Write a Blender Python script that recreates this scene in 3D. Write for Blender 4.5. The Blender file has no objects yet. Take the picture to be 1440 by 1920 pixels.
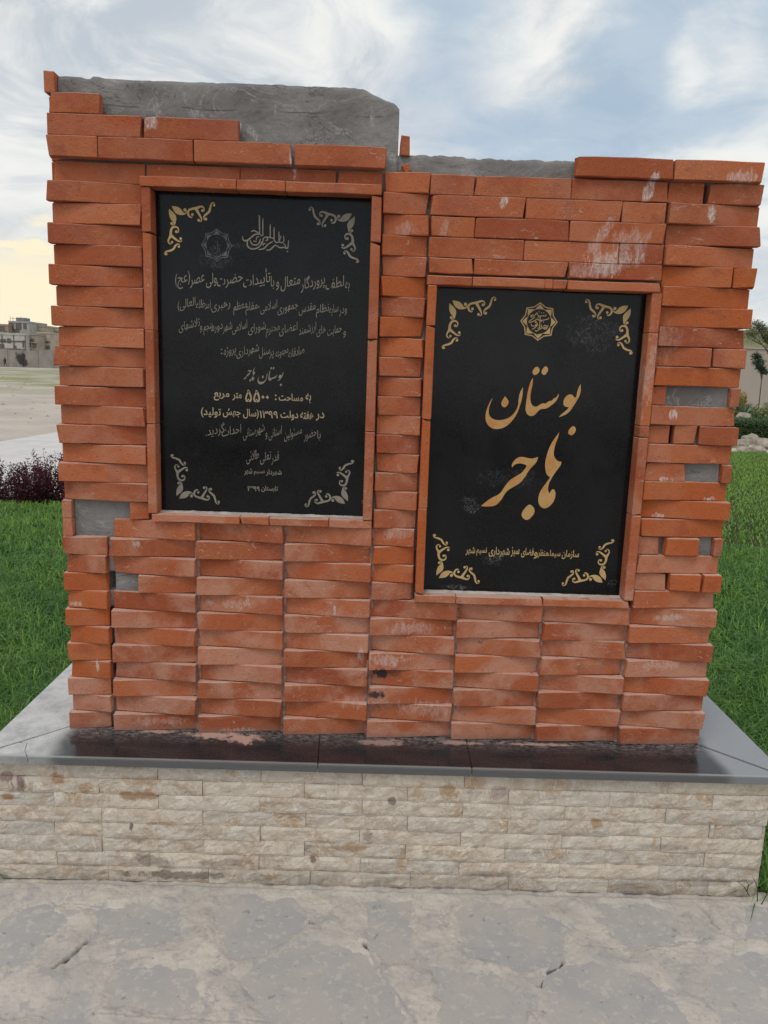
import bpy, bmesh, math, random
import numpy as np
from mathutils import Vector, Matrix, noise as mn

random.seed(7); rng = np.random.default_rng(7)
SC = bpy.context.scene; COL = SC.collection
R = math.radians

# ------------------------------------------------------------------ camera
F = 1450.0                                   # focal length in photograph pixels
CP = np.array([0.773, -1.890, 0.947])        # camera position; z = 0 is the top of the pedestal
YAW, PITCH, ROLL = 0.0121, 0.18234, 0.0339
def basis():
    cy, sy, cp, sp, cr, sr = math.cos(YAW), math.sin(YAW), math.cos(PITCH), math.sin(PITCH), math.cos(ROLL), math.sin(ROLL)
    f = np.array([sy*cp, cy*cp, -sp]); r = np.array([cy, -sy, 0.]); u = np.cross(r, f)
    return f, cr*r + sr*u, -sr*r + cr*u
BF, BR, BU = basis()
cam_d = bpy.data.cameras.new('camera'); cam = bpy.data.objects.new('camera', cam_d); COL.objects.link(cam)
cam.matrix_world = Matrix(((BR[0], BU[0], -BF[0], CP[0]), (BR[1], BU[1], -BF[1], CP[1]), (BR[2], BU[2], -BF[2], CP[2]), (0, 0, 0, 1)))
cam_d.sensor_width = 36; cam_d.lens = F/1920*36; cam_d.clip_start = .02; cam_d.clip_end = 6000
SC.camera = cam
def ray(px, py):
    return BF + BR*(px-720)/F - BU*(py-960)/F
def onY(px, py, Y=0.0):                      # measured point -> place on the vertical plane y = Y
    d = ray(px, py); t = (Y-CP[1])/d[1]; return CP + t*d
def onZ(px, py, Z=0.0):                      # measured point -> place on the level z = Z
    d = ray(px, py); t = (Z-CP[2])/d[2]; return CP + t*d
def S(px, py, Y=0.0):
    p = onY(px, py, Y); return float(p[0]), float(p[2])

# ------------------------------------------------------------------ world, sun, exposure
SC.view_settings.view_transform = 'Standard'; SC.view_settings.look = 'None'
SC.view_settings.gamma = 1; SC.view_settings.use_curve_mapping = False
SC.view_settings.exposure = 0.0
SUN_EL, SUN_AZ = R(60), R(-30)               # azimuth measured from -y (behind the viewer) towards -x

class NT:                                     # small node helper
    def __init__(s, tree): s.t = tree; s.n = tree.nodes; s.l = tree.links
    def new(s, typ, **kw):
        n = s.n.new(typ)
        for k, v in kw.items():
            if k == 'inp':
                for a, b in v.items():
                    if hasattr(b, 'is_linked') or isinstance(b, bpy.types.NodeSocket): s.l.new(b, n.inputs[a])
                    else: n.inputs[a].default_value = b
            else: setattr(n, k, v)
        return n
    def math(s, op, a, b=0.0, c=None, clamp=False):
        inp = {0: a, 1: b}
        if c is not None: inp[2] = c
        return s.new('ShaderNodeMath', operation=op, use_clamp=clamp, inp=inp).outputs[0]
    def vmath(s, op, a, b=(0, 0, 0), out=0):
        n = s.new('ShaderNodeVectorMath', operation=op, inp={0: a})
        if isinstance(b, bpy.types.NodeSocket): s.l.new(b, n.inputs[1])
        elif isinstance(b, (int, float)): n.inputs['Scale'].default_value = b
        else: n.inputs[1].default_value = b
        return n.outputs['Value'] if out == 'v' else n.outputs[0]
    def noise(s, vec, scale, detail=4, rough=.55, dist=0.0, col=False):
        n = s.new('ShaderNodeTexNoise', inp={'Vector': vec, 'Scale': scale, 'Detail': detail, 'Roughness': rough, 'Distortion': dist})
        return n.outputs['Color' if col else 'Fac']
    def ramp(s, f, a, b, lo=0.0, hi=1.0, smooth=True):
        n = s.new('ShaderNodeMapRange', inp={0: f, 1: a, 2: b, 3: lo, 4: hi})
        if smooth: n.interpolation_type = 'SMOOTHSTEP'
        return n.outputs[0]
    def mix(s, f, a, b, mode='MIX'):
        n = s.new('ShaderNodeMix', data_type='RGBA', blend_type=mode, inp={0: f})
        for i, v in ((6, a), (7, b)):
            if isinstance(v, bpy.types.NodeSocket): s.l.new(v, n.inputs[i])
            else: n.inputs[i].default_value = (*v, 1)
        return n.outputs[2]
    def sep(s, v): return s.new('ShaderNodeSeparateXYZ', inp={0: v}).outputs
    def comb(s, x, y, z): return s.new('ShaderNodeCombineXYZ', inp={0: x, 1: y, 2: z}).outputs[0]

W = bpy.data.worlds.new('World'); SC.world = W; W.use_nodes = True
w = NT(W.node_tree); w.n.clear()
tc = w.new('ShaderNodeTexCoord').outputs['Generated']
dx, dy, dz = w.sep(tc)
sky = w.new('ShaderNodeTexSky', sky_type='NISHITA', sun_disc=False, sun_elevation=SUN_EL, sun_rotation=R(180)+SUN_AZ, altitude=1100, air_density=1.0, dust_density=1.5, ozone_density=1.6)
skyc = w.vmath('SCALE', sky.outputs[0], .115)
den = w.math('ADD', w.math('MAXIMUM', dz, 0.0), .22)
pl = w.comb(w.math('DIVIDE', dx, den), w.math('DIVIDE', dy, den), w.math('MULTIPLY', dz, .4))
n1 = w.noise(pl, 1.5, 7, .52, .35); n2 = w.noise(pl, 4.0, 6, .52, .3); n3 = w.noise(pl, .55, 3, .5)
def blob(px, py, r, k):                       # a patch of sky about a direction, k = how much more cloud
    d = ray(px, py); d = d/np.linalg.norm(d)
    c = w.vmath('DOT_PRODUCT', tc, tuple(d), out='v')
    return w.ramp(c, math.cos(r), math.cos(r*.15), 0.0, k)
n4 = w.noise(pl, 10.0, 6, .58, .5)
cov = w.math('ADD', w.math('ADD', w.math('MULTIPLY', n1, .62), w.math('MULTIPLY', n2, .52)), w.math('SUBTRACT', w.math('MULTIPLY', n4, .22), .13))
for (px, py, r, k) in ((820, -20, .11, -.22), (1250, 90, .13, -.17), (1440, 20, .16, -.14), (900, 215, .12, -.12), (1080, 290, .16, -.10), (1320, 250, .15, -.07), (1150, 160, .08, -.10), (1250, 150, .05, .15),
                       (150, 150, .33, .22), (480, 60, .20, .16), (1330, 110, .07, .20), (700, 120, .13, .12), (960, 80, .08, .12), (1100, 60, .08, .15), (60, 400, .3, .2)):
    cov = w.math('ADD', cov, blob(px, py, r, k))
mask = w.ramp(cov, .28, .62, .26, 1.0)
mask = w.math('MAXIMUM', mask, w.ramp(dz, .16, .02))
shade = w.math('ADD', w.math('MULTIPLY', n3, .5), w.math('MULTIPLY', w.noise(pl, 3.2, 8, .62, .8), .6))
cl = w.mix(w.ramp(shade, .44, .64), (.53, .59, .655), (.90, .905, .88))
cl = w.mix(blob(820, 200, .10, .6), cl, (.47, .55, .66))
cl = w.mix(w.ramp(dz, .28, .0, 0, .8), cl, (.86, .86, .83))
gl = ray(20, 590); gl = gl/np.linalg.norm(gl)
gd = w.vmath('DOT_PRODUCT', tc, tuple(gl), out='v')
low = w.math('MULTIPLY', w.ramp(gd, .78, .985), w.math('ADD', w.ramp(w.math('ADD', dz, w.math('MULTIPLY', n2, .05)), .165, .115), w.math('MULTIPLY', w.ramp(w.noise(pl, 2.4, 5), .57, .66), w.ramp(dz, .42, .16))), clamp=True)
cl = w.mix(low, cl, (1.0, .90, .66))
clear = w.mix(.8, skyc, (.42, .56, .70))
fin = w.mix(mask, clear, cl)
fin = w.mix(w.ramp(dz, -.02, -.10), fin, (.20, .18, .15))
bg = w.new('ShaderNodeBackground', inp={0: fin, 1: 1.0})
w.l.new(bg.outputs[0], w.new('ShaderNodeOutputWorld').inputs[0])

sd = bpy.data.lights.new('sun', 'SUN'); sd.energy = 1.25; sd.angle = R(28); sd.color = (1.0, .95, .88)
so = bpy.data.objects.new('sun', sd); COL.objects.link(so)
sv = Vector((math.sin(SUN_AZ)*math.cos(SUN_EL), -math.cos(SUN_AZ)*math.cos(SUN_EL), math.sin(SUN_EL)))
so.rotation_euler = sv.to_track_quat('Z', 'Y').to_euler(); so.location = (-3, -6, 8)

# ------------------------------------------------------------------ object helpers
def tag(o, label=None, cat=None, group=None, kind=None):
    for k, v in (('label', label), ('category', cat), ('group', group), ('kind', kind)):
        if v: o[k] = v
    return o
def empty(name, loc=(0, 0, 0), rz=0.0):
    o = bpy.data.objects.new(name, None); COL.objects.link(o); o.location = loc; o.rotation_euler = (0, 0, rz); o.empty_display_size = .1
    return o
def link(name, me, parent=None, mat=None, loc=None, rot=None):
    o = bpy.data.objects.new(name, me); COL.objects.link(o)
    if mat and not me.materials: me.materials.append(mat)
    if parent: o.parent = parent
    if loc is not None: o.location = loc
    if rot is not None: o.rotation_euler = rot
    return o
def mesh(name, v, f, smooth=False):
    me = bpy.data.meshes.new(name); me.from_pydata([tuple(map(float, p)) for p in v], [], [tuple(map(int, q)) for q in f]); me.update()
    if smooth: me.polygons.foreach_set('use_smooth', [True]*len(me.polygons))
    return me
def fast_mesh(name, V, Fq, smooth=False):     # V (n,3), Fq (m,k) numpy
    me = bpy.data.meshes.new(name); n, m, k = len(V), len(Fq), Fq.shape[1]
    me.vertices.add(n); me.vertices.foreach_set('co', V.astype(np.float32).ravel())
    me.loops.add(m*k); me.loops.foreach_set('vertex_index', Fq.astype(np.int32).ravel())
    me.polygons.add(m); me.polygons.foreach_set('loop_start', np.arange(0, m*k, k, dtype=np.int32))
    if smooth: me.polygons.foreach_set('use_smooth', np.ones(m, dtype=bool))
    me.update(calc_edges=True); me.validate(); return me
class MB:                                     # collects boxes, prisms and tubes for ONE mesh
    def __init__(s): s.v = []; s.f = []
    def box(s, x0, x1, y0, y1, z0, z1):
        b = len(s.v); s.v += [(x, y, z) for z in (z0, z1) for y in (y0, y1) for x in (x0, x1)]
        s.f += [tuple(b+i for i in q) for q in ((0, 2, 3, 1), (4, 5, 7, 6), (0, 1, 5, 4), (2, 6, 7, 3), (0, 4, 6, 2), (1, 3, 7, 5))]
    def tube(s, pts, radii, n=6):
        pts = [Vector(p) for p in pts]; b = len(s.v)
        for i, p in enumerate(pts):
            d = (pts[min(i+1, len(pts)-1)] - pts[max(i-1, 0)]).normalized()
            a = d.cross(Vector((0.3, 1, .2))).normalized(); c = d.cross(a)
            for j in range(n):
                t = 2*math.pi*j/n; s.v.append(tuple(p + (a*math.cos(t)+c*math.sin(t))*radii[i]))
        for i in range(len(pts)-1):
            for j in range(n):
                s.f.append((b+i*n+j, b+i*n+(j+1) % n, b+(i+1)*n+(j+1) % n, b+(i+1)*n+j))
        s.f.append(tuple(b+j for j in range(n))[::-1]); s.f.append(tuple(b+(len(pts)-1)*n+j for j in range(n)))
    def build(s, name, mat, parent=None, loc=None, smooth=False):
        me = mesh(name, s.v, s.f, smooth); return link(name, me, parent, mat, loc)

# ------------------------------------------------------------------ materials
def mat(name):
    m = bpy.data.materials.new(name); m.use_nodes = True; t = NT(m.node_tree); t.n.clear()
    out = t.new('ShaderNodeOutputMaterial'); b = t.new('ShaderNodeBsdfPrincipled'); t.l.new(b.outputs[0], out.inputs[0])
    t.b = b; t.pos = t.new('ShaderNodeNewGeometry').outputs['Position']
    t.rnd = t.new('ShaderNodeObjectInfo').outputs['Random']
    return m, t
def setc(t, col, rough=.85, spec=.3, bump=None, bs=.3, bd=.002, **kw):
    b = t.b
    for k, v in (('Base Color', col), ('Roughness', rough), ('Specular IOR Level', spec)):
        if isinstance(v, bpy.types.NodeSocket): t.l.new(v, b.inputs[k])
        else: b.inputs[k].default_value = (*v, 1) if isinstance(v, tuple) else v
    if bump is not None:
        n = t.new('ShaderNodeBump', inp={'Height': bump, 'Strength': bs, 'Distance': bd}); t.l.new(n.outputs[0], b.inputs['Normal'])
    for k, v in kw.items(): b.inputs[k].default_value = v
def simple(name, c1, c2=None, scale=5, rough=.85, spec=.3, bs=.3, bd=.01, detail=5, rand=0.0):
    m, t = mat(name); c2 = c2 or tuple(x*.7 for x in c1)
    f = t.ramp(t.noise(t.pos, scale, detail), .35, .65)
    c = t.mix(f, c1, c2)
    if rand: c = t.mix(t.math('MULTIPLY', t.rnd, rand), c, tuple(x*.45 for x in c1))
    setc(t, c, rough, spec, t.noise(t.pos, scale*4, 5), bs, bd); return m

def ell(t, X, Z, items, nz):                  # stains with a shape of their own on the wall: (x, z, rx, rz, shear, strength)
    acc = None
    for (x, z, rx, rz, sh, k) in items:
        u = t.math('DIVIDE', t.math('ADD', t.math('SUBTRACT', X, x), t.math('MULTIPLY', t.math('SUBTRACT', Z, z), sh)), rx)
        v = t.math('DIVIDE', t.math('SUBTRACT', Z, z), rz)
        d = t.math('SQRT', t.math('ADD', t.math('MULTIPLY', u, u), t.math('MULTIPLY', v, v)))
        d = t.math('ADD', d, t.math('MULTIPLY', t.math('SUBTRACT', nz, .5), 3.6))
        e = t.ramp(d, 1.05, .55, 0, k)
        acc = e if acc is None else t.math('MAXIMUM', acc, e)
    return acc
def wallpt(px, py, rx, rz, sh=0.0, k=1.0):
    x, z = S(px, py, -.01); return (x, z, rx/760., rz/760., sh, k)

def make_brick(name, fresh=False, pale=0.0):
    m, t = mat(name)
    X, Y, Z = t.sep(t.pos)
    off = t.comb(t.math('MULTIPLY', t.rnd, 37.0), t.math('MULTIPLY', t.rnd, 11.0), t.math('MULTIPLY', t.rnd, 23.0))
    p = t.vmath('ADD', t.pos, off)
    r2 = t.math('FRACT', t.math('MULTIPLY', t.rnd, 7.31)); r3 = t.math('FRACT', t.math('MULTIPLY', t.rnd, 13.77))
    c = t.mix(r2, (.395, .103, .042), (.49, .155, .070))
    c = t.mix(t.math('MULTIPLY', r3, .7), c, (.27, .068, .034))
    if fresh: c = t.mix(.6, c, (.47, .120, .034))
    c = t.mix(t.ramp(t.noise(p, 8, 6, .55), .44, .64, 0, .5), c, (.46, .165, .080))       # paler, worn clay
    c = t.mix(t.ramp(t.noise(p, 14, 5, .55), .54, .68, 0, .45), c, (.27, .068, .038))    # darker fired blotches
    if not fresh:
        low = t.ramp(t.math('ADD', Z, t.math('MULTIPLY', t.noise(t.pos, 4, 3), .5)), 1.35, .45, .22, 1.0)
        eff = t.ramp(t.noise(p, 7.0, 8, .60, .5), .42, .64)
        c = t.mix(t.math('MULTIPLY', t.math('MULTIPLY', eff, low), .62), c, (.54, .30, .22))   # salt bloom, mostly low down
        c = t.mix(t.math('MULTIPLY', t.ramp(t.noise(t.vmath('MULTIPLY', t.pos, (9, 9, 20)), 3.2, 10, .80, 2.2), .57, .64, 0, .65), t.ramp(t.noise(t.pos, 5, 3), .44, .56)), c, (.62, .47, .41))  # scuffs
    gr = t.noise(t.pos, 240, 4, .7)
    c = t.mix(t.ramp(gr, .42, .30, 0, .6), c, (.17, .045, .03)); c = t.mix(t.ramp(gr, .60, .72, 0, .5), c, (.58, .27, .17))
    pits = t.ramp(t.noise(t.pos, 260, 2, .4), .31, .24, 0, .55)
    c = t.mix(pits, c, (.16, .04, .025))
    N = t.sep(t.new('ShaderNodeNewGeometry').outputs['Normal'])[2]
    c = t.mix(t.math('MULTIPLY', t.ramp(N, .5, .95, 0, .7), t.ramp(t.noise(t.pos, 30, 4), .25, .45)), c, (.60, .43, .36))  # dust lying on upper faces
    # foot of the wall: darker brown line
    c = t.mix(t.math('MULTIPLY', t.ramp(t.math('ADD', Z, t.math('MULTIPLY', t.noise(t.pos, 14, 5), .03)), .034, .018, 0, .6), 1.0), c, (.26, .14, .11))
    nz = t.math('ADD', t.math('MULTIPLY', t.noise(t.vmath('MULTIPLY', t.pos, (1.8, 1, .6)), 30, 9, .8), 1.5), -.25)
    streak = t.ramp(t.noise(t.vmath('MULTIPLY', t.pos, (3, 1, 1)), 40, 8, .8, 1.5), .40, .60, .15, .95)
    white = ell(t, X, Z, [wallpt(1150, 492, 42, 24, -.9, .75), wallpt(1180, 450, 30, 22, -.3, .45), wallpt(1130, 440, 12, 28, -.5, .5), wallpt(1200, 470, 10, 30, 0, .5),
                          wallpt(1100, 508, 34, 16, -.5, .40), wallpt(1221, 352, 10, 26, -.35, .95), wallpt(1390, 335, 22, 11, 0, .6), wallpt(1337, 396, 8, 17, 0, .9), wallpt(944, 379, 8, 8, -.4, .9),
                          wallpt(286, 233, 10, 16, 0, .8), wallpt(547, 296, 6, 24, 0, .75), wallpt(1266, 776, 9, 10, 0, .9), wallpt(1250, 899, 12, 5, 0, .9), wallpt(1240, 969, 14, 5, 0, .9),
                          wallpt(1335, 938, 12, 5, 0, .8), wallpt(252, 1021, 9, 9, 0, .6), wallpt(180, 1250, 4, 14, 0, 1.0), wallpt(140, 1135, 12, 5, 0, .9), wallpt(392, 1133, 9, 6, 0, .7), wallpt(430, 1135, 20, 8, 0, .45),
                          wallpt(455, 1135, 22, 12, -.5, .5), wallpt(775, 1180, 44, 12, -.5, .4), wallpt(1255, 1160, 26, 7, -1.3, .5), wallpt(1240, 1250, 40, 9, -1.0, .4), wallpt(725, 1238, 45, 12, 0, .55), wallpt(830, 430, 8, 14, -.4, .3),
                          wallpt(627, 1142, 3, 14, 0, .7), wallpt(677, 1235, 8, 16, 0, .6), wallpt(745, 1000, 30, 14, -.8, .35), wallpt(700, 1320, 60, 14, 0, .35), wallpt(800, 1330, 60, 16, 0, .35), wallpt(300, 1355, 50, 9, 0, .3), wallpt(440, 1375, 40, 9, 0, .4),
                          wallpt(1245, 640, 30, 40, 0, .20), wallpt(760, 430, 22, 12, 0, .35), wallpt(1215, 700, 12, 70, -.1, .35)], nz)
    c = t.mix(t.math('MULTIPLY', white, streak), c, (.66, .59, .55))
    dark = ell(t, X, Z, [wallpt(712, 1266, 18, 12, 0, .95), wallpt(706, 1304, 18, 9, 0, .95), wallpt(694, 1273, 10, 10, 0, .6), wallpt(903, 1208, 7, 4, 0, .45), wallpt(740, 1265, 20, 10, 0, .4)], nz)
    c = t.mix(dark, c, (.045, .035, .04))
    h = t.math('ADD', t.math('MULTIPLY', gr, .6), t.math('ADD', t.math('MULTIPLY', t.noise(p, 60, 5, .6), .8), t.math('MULTIPLY', pits, -.6)))
    setc(t, c, .94, .15, h, 1.0, .0030); return m
M = {}
M['brick'] = make_brick('brick_clay'); M['fresh'] = make_brick('fresh_brick_clay', True)

def make_concrete():
    m, t = mat('raw_concrete'); X, Y, Z = t.sep(t.pos)
    c = t.mix(t.ramp(t.noise(t.pos, 5, 6, .6), .3, .7), (.155, .145, .143), (.26, .25, .242))
    c = t.mix(t.ramp(t.noise(t.pos, 60, 5), .5, .8, 0, .5), c, (.14, .13, .13))
    st = t.noise(t.new('ShaderNodeMapping', inp={'Vector': t.pos, 'Rotation': (0, .32, 0), 'Scale': (1.0, 1.0, 1.7)}).outputs[0], 5.5, 8, .55, 1.1)
    rid = t.math('ABSOLUTE', t.math('SUBTRACT', st, .5))
    c = t.mix(t.ramp(rid, .007, .0, 0, .45), c, (.42, .41, .40)); 
    c = t.mix(t.ramp(t.math('ABSOLUTE', t.math('SUBTRACT', st, .42)), .005, 0, 0, .8), c, (.05, .048, .048))
    c = t.mix(t.ramp(t.noise(t.vmath('MULTIPLY', t.pos, (3, 1, 1.2)), 9, 8, .75, .6), .66, .72, 0, .55), c, (.58, .56, .55))
    for (a, b) in ((.0035, 1.5325), (.0035, 1.488)):   # board marks between pours
        pass
    ln = t.math('ABSOLUTE', t.math('SUBTRACT', t.math('ADD', Z, t.math('MULTIPLY', t.noise(t.pos, 4), .03)), 1.532))
    c = t.mix(t.math('MULTIPLY', t.ramp(ln, .0025, .0005, 0, .7), t.ramp(t.noise(t.pos, 7), .48, .56)), c, (.07, .065, .065))
    nz = t.noise(t.pos, 45, 9, .85)
    c = t.mix(t.math('MULTIPLY', t.ramp(t.noise(t.vmath('MULTIPLY', t.pos, (2, 1, 1)), 60, 9, .85, 1.5), .46, .62, .05, .9), ell(t, X, Z, [wallpt(697, 212, 5, 18, 0, .7), wallpt(635, 240, 22, 6, -.2, .6), wallpt(470, 245, 14, 12, .6, .8), wallpt(290, 205, 10, 20, .4, .6), wallpt(365, 205, 22, 10, 0, .4), wallpt(513, 205, 3, 15, 0, .5), wallpt(738, 290, 12, 10, 0, .7)], nz)), c, (.62, .60, .58))
    h = t.math('ADD', t.math('MULTIPLY', st, 1.6), t.math('MULTIPLY', t.noise(t.pos, 80, 5), .5))
    setc(t, c, .95, .15, h, .8, .008); return m
M['concrete'] = make_concrete()
M['mortar'] = simple('pale_mortar', (.50, .46, .43), (.36, .32, .30), 30, .95, .1, .6, .004)

def make_granite():                           # polished black plaque stone
    m, t = mat('black_polished_stone')
    sp = t.noise(t.pos, 700, 2, .5)
    c = t.mix(t.ramp(sp, .5, .66), (.003, .003, .0035), (.016, .017, .020))
    c = t.mix(t.ramp(t.noise(t.pos, 5, 5, .6), .42, .66, 0, .7), c, (.011, .011, .014))     # thin dust film
    scr = t.noise(t.vmath('MULTIPLY', t.pos, (1, 1, 1)), 55, 8, .8, 3.0)
    c = t.mix(t.ramp(scr, .60, .70, 0, .30), c, (.09, .09, .10))
    X, Y, Z = t.sep(t.pos); nz = t.noise(t.pos, 40, 8, .75)
    sc2 = t.ramp(t.noise(t.pos, 120, 9, .85, 2.0), .50, .62)
    c = t.mix(t.math('MULTIPLY', sc2, ell(t, X, Z, [wallpt(885, 952, 20, 16, .4, .8), wallpt(930, 1052, 26, 14, -.6, .6), wallpt(400, 480, 30, 22, 0, .35), wallpt(680, 945, 4, 5, 0, .9), wallpt(1125, 620, 55, 35, 0, .4), wallpt(445, 457, 22, 5, -.3, .4), wallpt(860, 1108, 34, 5, 0, .9), wallpt(1155, 1100, 12, 8, 0, .5), wallpt(960, 900, 70, 20, 0, .25)], nz)), c, (.26, .26, .28))
    rr = t.ramp(t.noise(t.pos, 9, 6, .7), .3, .7, .07, .22)
    setc(t, c, rr, .24, t.noise(t.pos, 90, 3), .04, .001); return m
M['granite'] = make_granite()
def make_cap():
    m, t = mat('dark_pedestal_granite'); X, Y, Z = t.sep(t.pos)
    sp = t.noise(t.pos, 500, 3, .6)
    c = t.mix(t.ramp(sp, .4, .7), (.010, .010, .012), (.035, .035, .038))
    # thick dust and splashes close to the brick foot, thinner outwards
    foot = t.ramp(t.math('ADD', Y, t.math('MULTIPLY', t.noise(t.pos, 9, 5), .06)), -.055, .03)
    inx = t.math('MULTIPLY', t.ramp(X, -.03, .0), t.ramp(X, 1.68, 1.65))
    spk = t.ramp(t.noise(t.vmath('MULTIPLY', t.pos, (1, 2.2, 1)), 55, 8, .78, 1.0), .44, .60)
    c = t.mix(t.math('MULTIPLY', t.math('MULTIPLY', foot, inx), t.math('MULTIPLY', spk, .8)), c, (.25, .225, .215))
    film = t.ramp(t.noise(t.vmath('MULTIPLY', t.pos, (1, 3, 1)), 8, 7, .7, .8), .45, .75)
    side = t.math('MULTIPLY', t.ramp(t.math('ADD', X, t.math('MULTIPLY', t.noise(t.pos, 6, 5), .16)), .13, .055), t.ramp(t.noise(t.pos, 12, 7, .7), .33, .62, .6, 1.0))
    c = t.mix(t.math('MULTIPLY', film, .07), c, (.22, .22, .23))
    c = t.mix(t.math('MULTIPLY', side, .92), c, (.60, .60, .595))  # left end: pale dust, with bright sky reflection mixed into the colour
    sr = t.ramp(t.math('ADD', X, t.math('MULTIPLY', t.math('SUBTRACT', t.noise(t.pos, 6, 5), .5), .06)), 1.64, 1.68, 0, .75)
    c = t.mix(sr, c, (.33, .345, .37))  # right end: grey-blue sky reflection painted into the stone colour
    c = t.mix(t.ramp(t.noise(t.pos, 260, 6, .8), .50, .60, 0, .30), c, (.10, .11, .125))
    nz = t.noise(t.pos, 40, 7, .7)
    pts = []
    for (px, py, rx, ry, k) in ((400, 1378, .07, .022, 1.0), (455, 1385, .05, .028, 1.0), (300, 1372, .05, .01, .8), (715, 1392, .07, .02, .6), (860, 1392, .07, .012, .7), (1010, 1396, .1, .008, .8)):
        q = onZ(px, py, 0); pts.append((float(q[0]), float(q[1]), rx, ry, 0.0, k))
    c = t.mix(ell(t, X, Y, pts, nz), c, (.45, .30, .25))
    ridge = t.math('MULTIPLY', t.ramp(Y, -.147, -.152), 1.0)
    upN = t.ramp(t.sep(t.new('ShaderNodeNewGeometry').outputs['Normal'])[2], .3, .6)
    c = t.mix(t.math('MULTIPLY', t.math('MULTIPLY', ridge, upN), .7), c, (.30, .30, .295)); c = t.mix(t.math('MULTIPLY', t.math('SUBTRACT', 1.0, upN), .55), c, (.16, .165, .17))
    rr = t.math('ADD', t.ramp(t.noise(t.pos, 20, 6, .7), .3, .7, .10, .26), t.math('MULTIPLY', t.math('MULTIPLY', foot, inx), .35))
    setc(t, c, rr, .40, t.noise(t.pos, 120, 4), .06, .001, IOR=1.5); return m
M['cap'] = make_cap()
def make_gold(name, a, b, dull=.0):
    m, t = mat(name)
    c = t.mix(t.ramp(t.noise(t.pos, 22, 5, .6), .42, .66), a, b)
    c = t.mix(t.ramp(t.noise(t.pos, 300, 4), .35, .7, 0, .4), c, tuple(x*.6 for x in a))
    setc(t, c, .6, .3, t.noise(t.pos, 300, 3), .2, .0005); return m
M['gold'] = make_gold('gold_paint', (.52, .31, .12), (.50, .22, .06))
M['gold_pale'] = make_gold('pale_gold_paint', (.54, .38, .17), (.43, .30, .14))
M['gold_grey'] = make_gold('worn_grey_gold_paint', (.26, .235, .19), (.19, .175, .15))
M['gold_mid'] = make_gold('dull_gold_paint', (.40, .32, .21), (.34, .26, .16))
M['gold_faint'] = make_gold('rubbed_grey_engraving', (.13, .13, .14), (.045, .045, .05))
def make_stone():
    m, t = mat('split_travertine')
    off = t.comb(t.math('MULTIPLY', t.rnd, 17.0), t.math('MULTIPLY', t.rnd, 31.0), 0.0); p = t.vmath('ADD', t.pos, off)
    r2 = t.math('FRACT', t.math('MULTIPLY', t.rnd, 9.17))
    c = t.mix(r2, (.64, .555, .455), (.50, .45, .40))
    r4 = t.math('FRACT', t.math('MULTIPLY', t.rnd, 23.3)); c = t.mix(t.ramp(r4, .55, 1.0, 0, .6), c, (.66, .60, .52))
    c = t.mix(t.ramp(t.noise(p, 14, 8, .7, .8), .46, .60, 0, .7), c, (.44, .35, .265))
    c = t.mix(t.ramp(t.noise(p, 9, 6, .6, .5), .56, .66, 0, .7), c, (.42, .27, .15))
    c = t.mix(t.ramp(t.noise(p, 5, 7, .7, .4), .63, .70, 0, .8), c, (.15, .09, .09))
    v = t.math('ABSOLUTE', t.math('SUBTRACT', t.noise(p, 11, 7, .65, 2.5), .5))
    c = t.mix(t.ramp(v, .022, 0, 0, .7), c, (.74, .70, .62))
    X, Y, Z = t.sep(t.pos)
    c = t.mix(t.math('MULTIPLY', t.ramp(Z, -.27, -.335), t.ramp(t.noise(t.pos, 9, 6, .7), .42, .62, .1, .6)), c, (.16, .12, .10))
    sp = lambda px, py, rx, rz, k: (S(px, py, -.145)[0], S(px, py, -.145)[1], rx/830., rz/760., 0.0, k)
    nzs = t.noise(t.pos, 30, 8, .75)
    c = t.mix(ell(t, X, Z, [sp(345, 1642, 130, 10, .65), sp(290, 1615, 50, 14, .45), sp(420, 1618, 60, 10, .4), sp(246, 1552, 5, 14, .8), sp(255, 1580, 14, 8, .4), sp(735, 1504, 9, 8, .7), sp(1250, 1590, 60, 8, .3), sp(930, 1640, 60, 8, .4), sp(1330, 1655, 80, 12, .4)], nzs), c, (.11, .08, .07))
    c = t.mix(ell(t, X, Z, [sp(12, 1458, 22, 14, .7), sp(938, 1488, 20, 14, .5), sp(690, 1570, 12, 12, .5)], nzs), c, (.22, .14, .14))
    c = t.mix(ell(t, X, Z, [sp(15, 1495, 16, 8, .9), sp(108, 1462, 14, 12, .7), sp(160, 1475, 22, 12, .6), sp(255, 1493, 50, 12, .8), sp(840, 1485, 22, 14, .7), sp(1120, 1545, 14, 10, .7), sp(660, 1592, 40, 12, .6), sp(235, 1435, 50, 8, .6), sp(270, 1465, 40, 10, .5), sp(770, 1420, 30, 8, .4)], nzs), c, (.34, .20, .10))
    h = t.math('ADD', t.noise(p, 38, 8, .7, .8), t.math('MULTIPLY', t.noise(p, 160, 4), .25))
    setc(t, c, .85, .3, h, .75, .007); return m
M['stone'] = make_stone()

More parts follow.
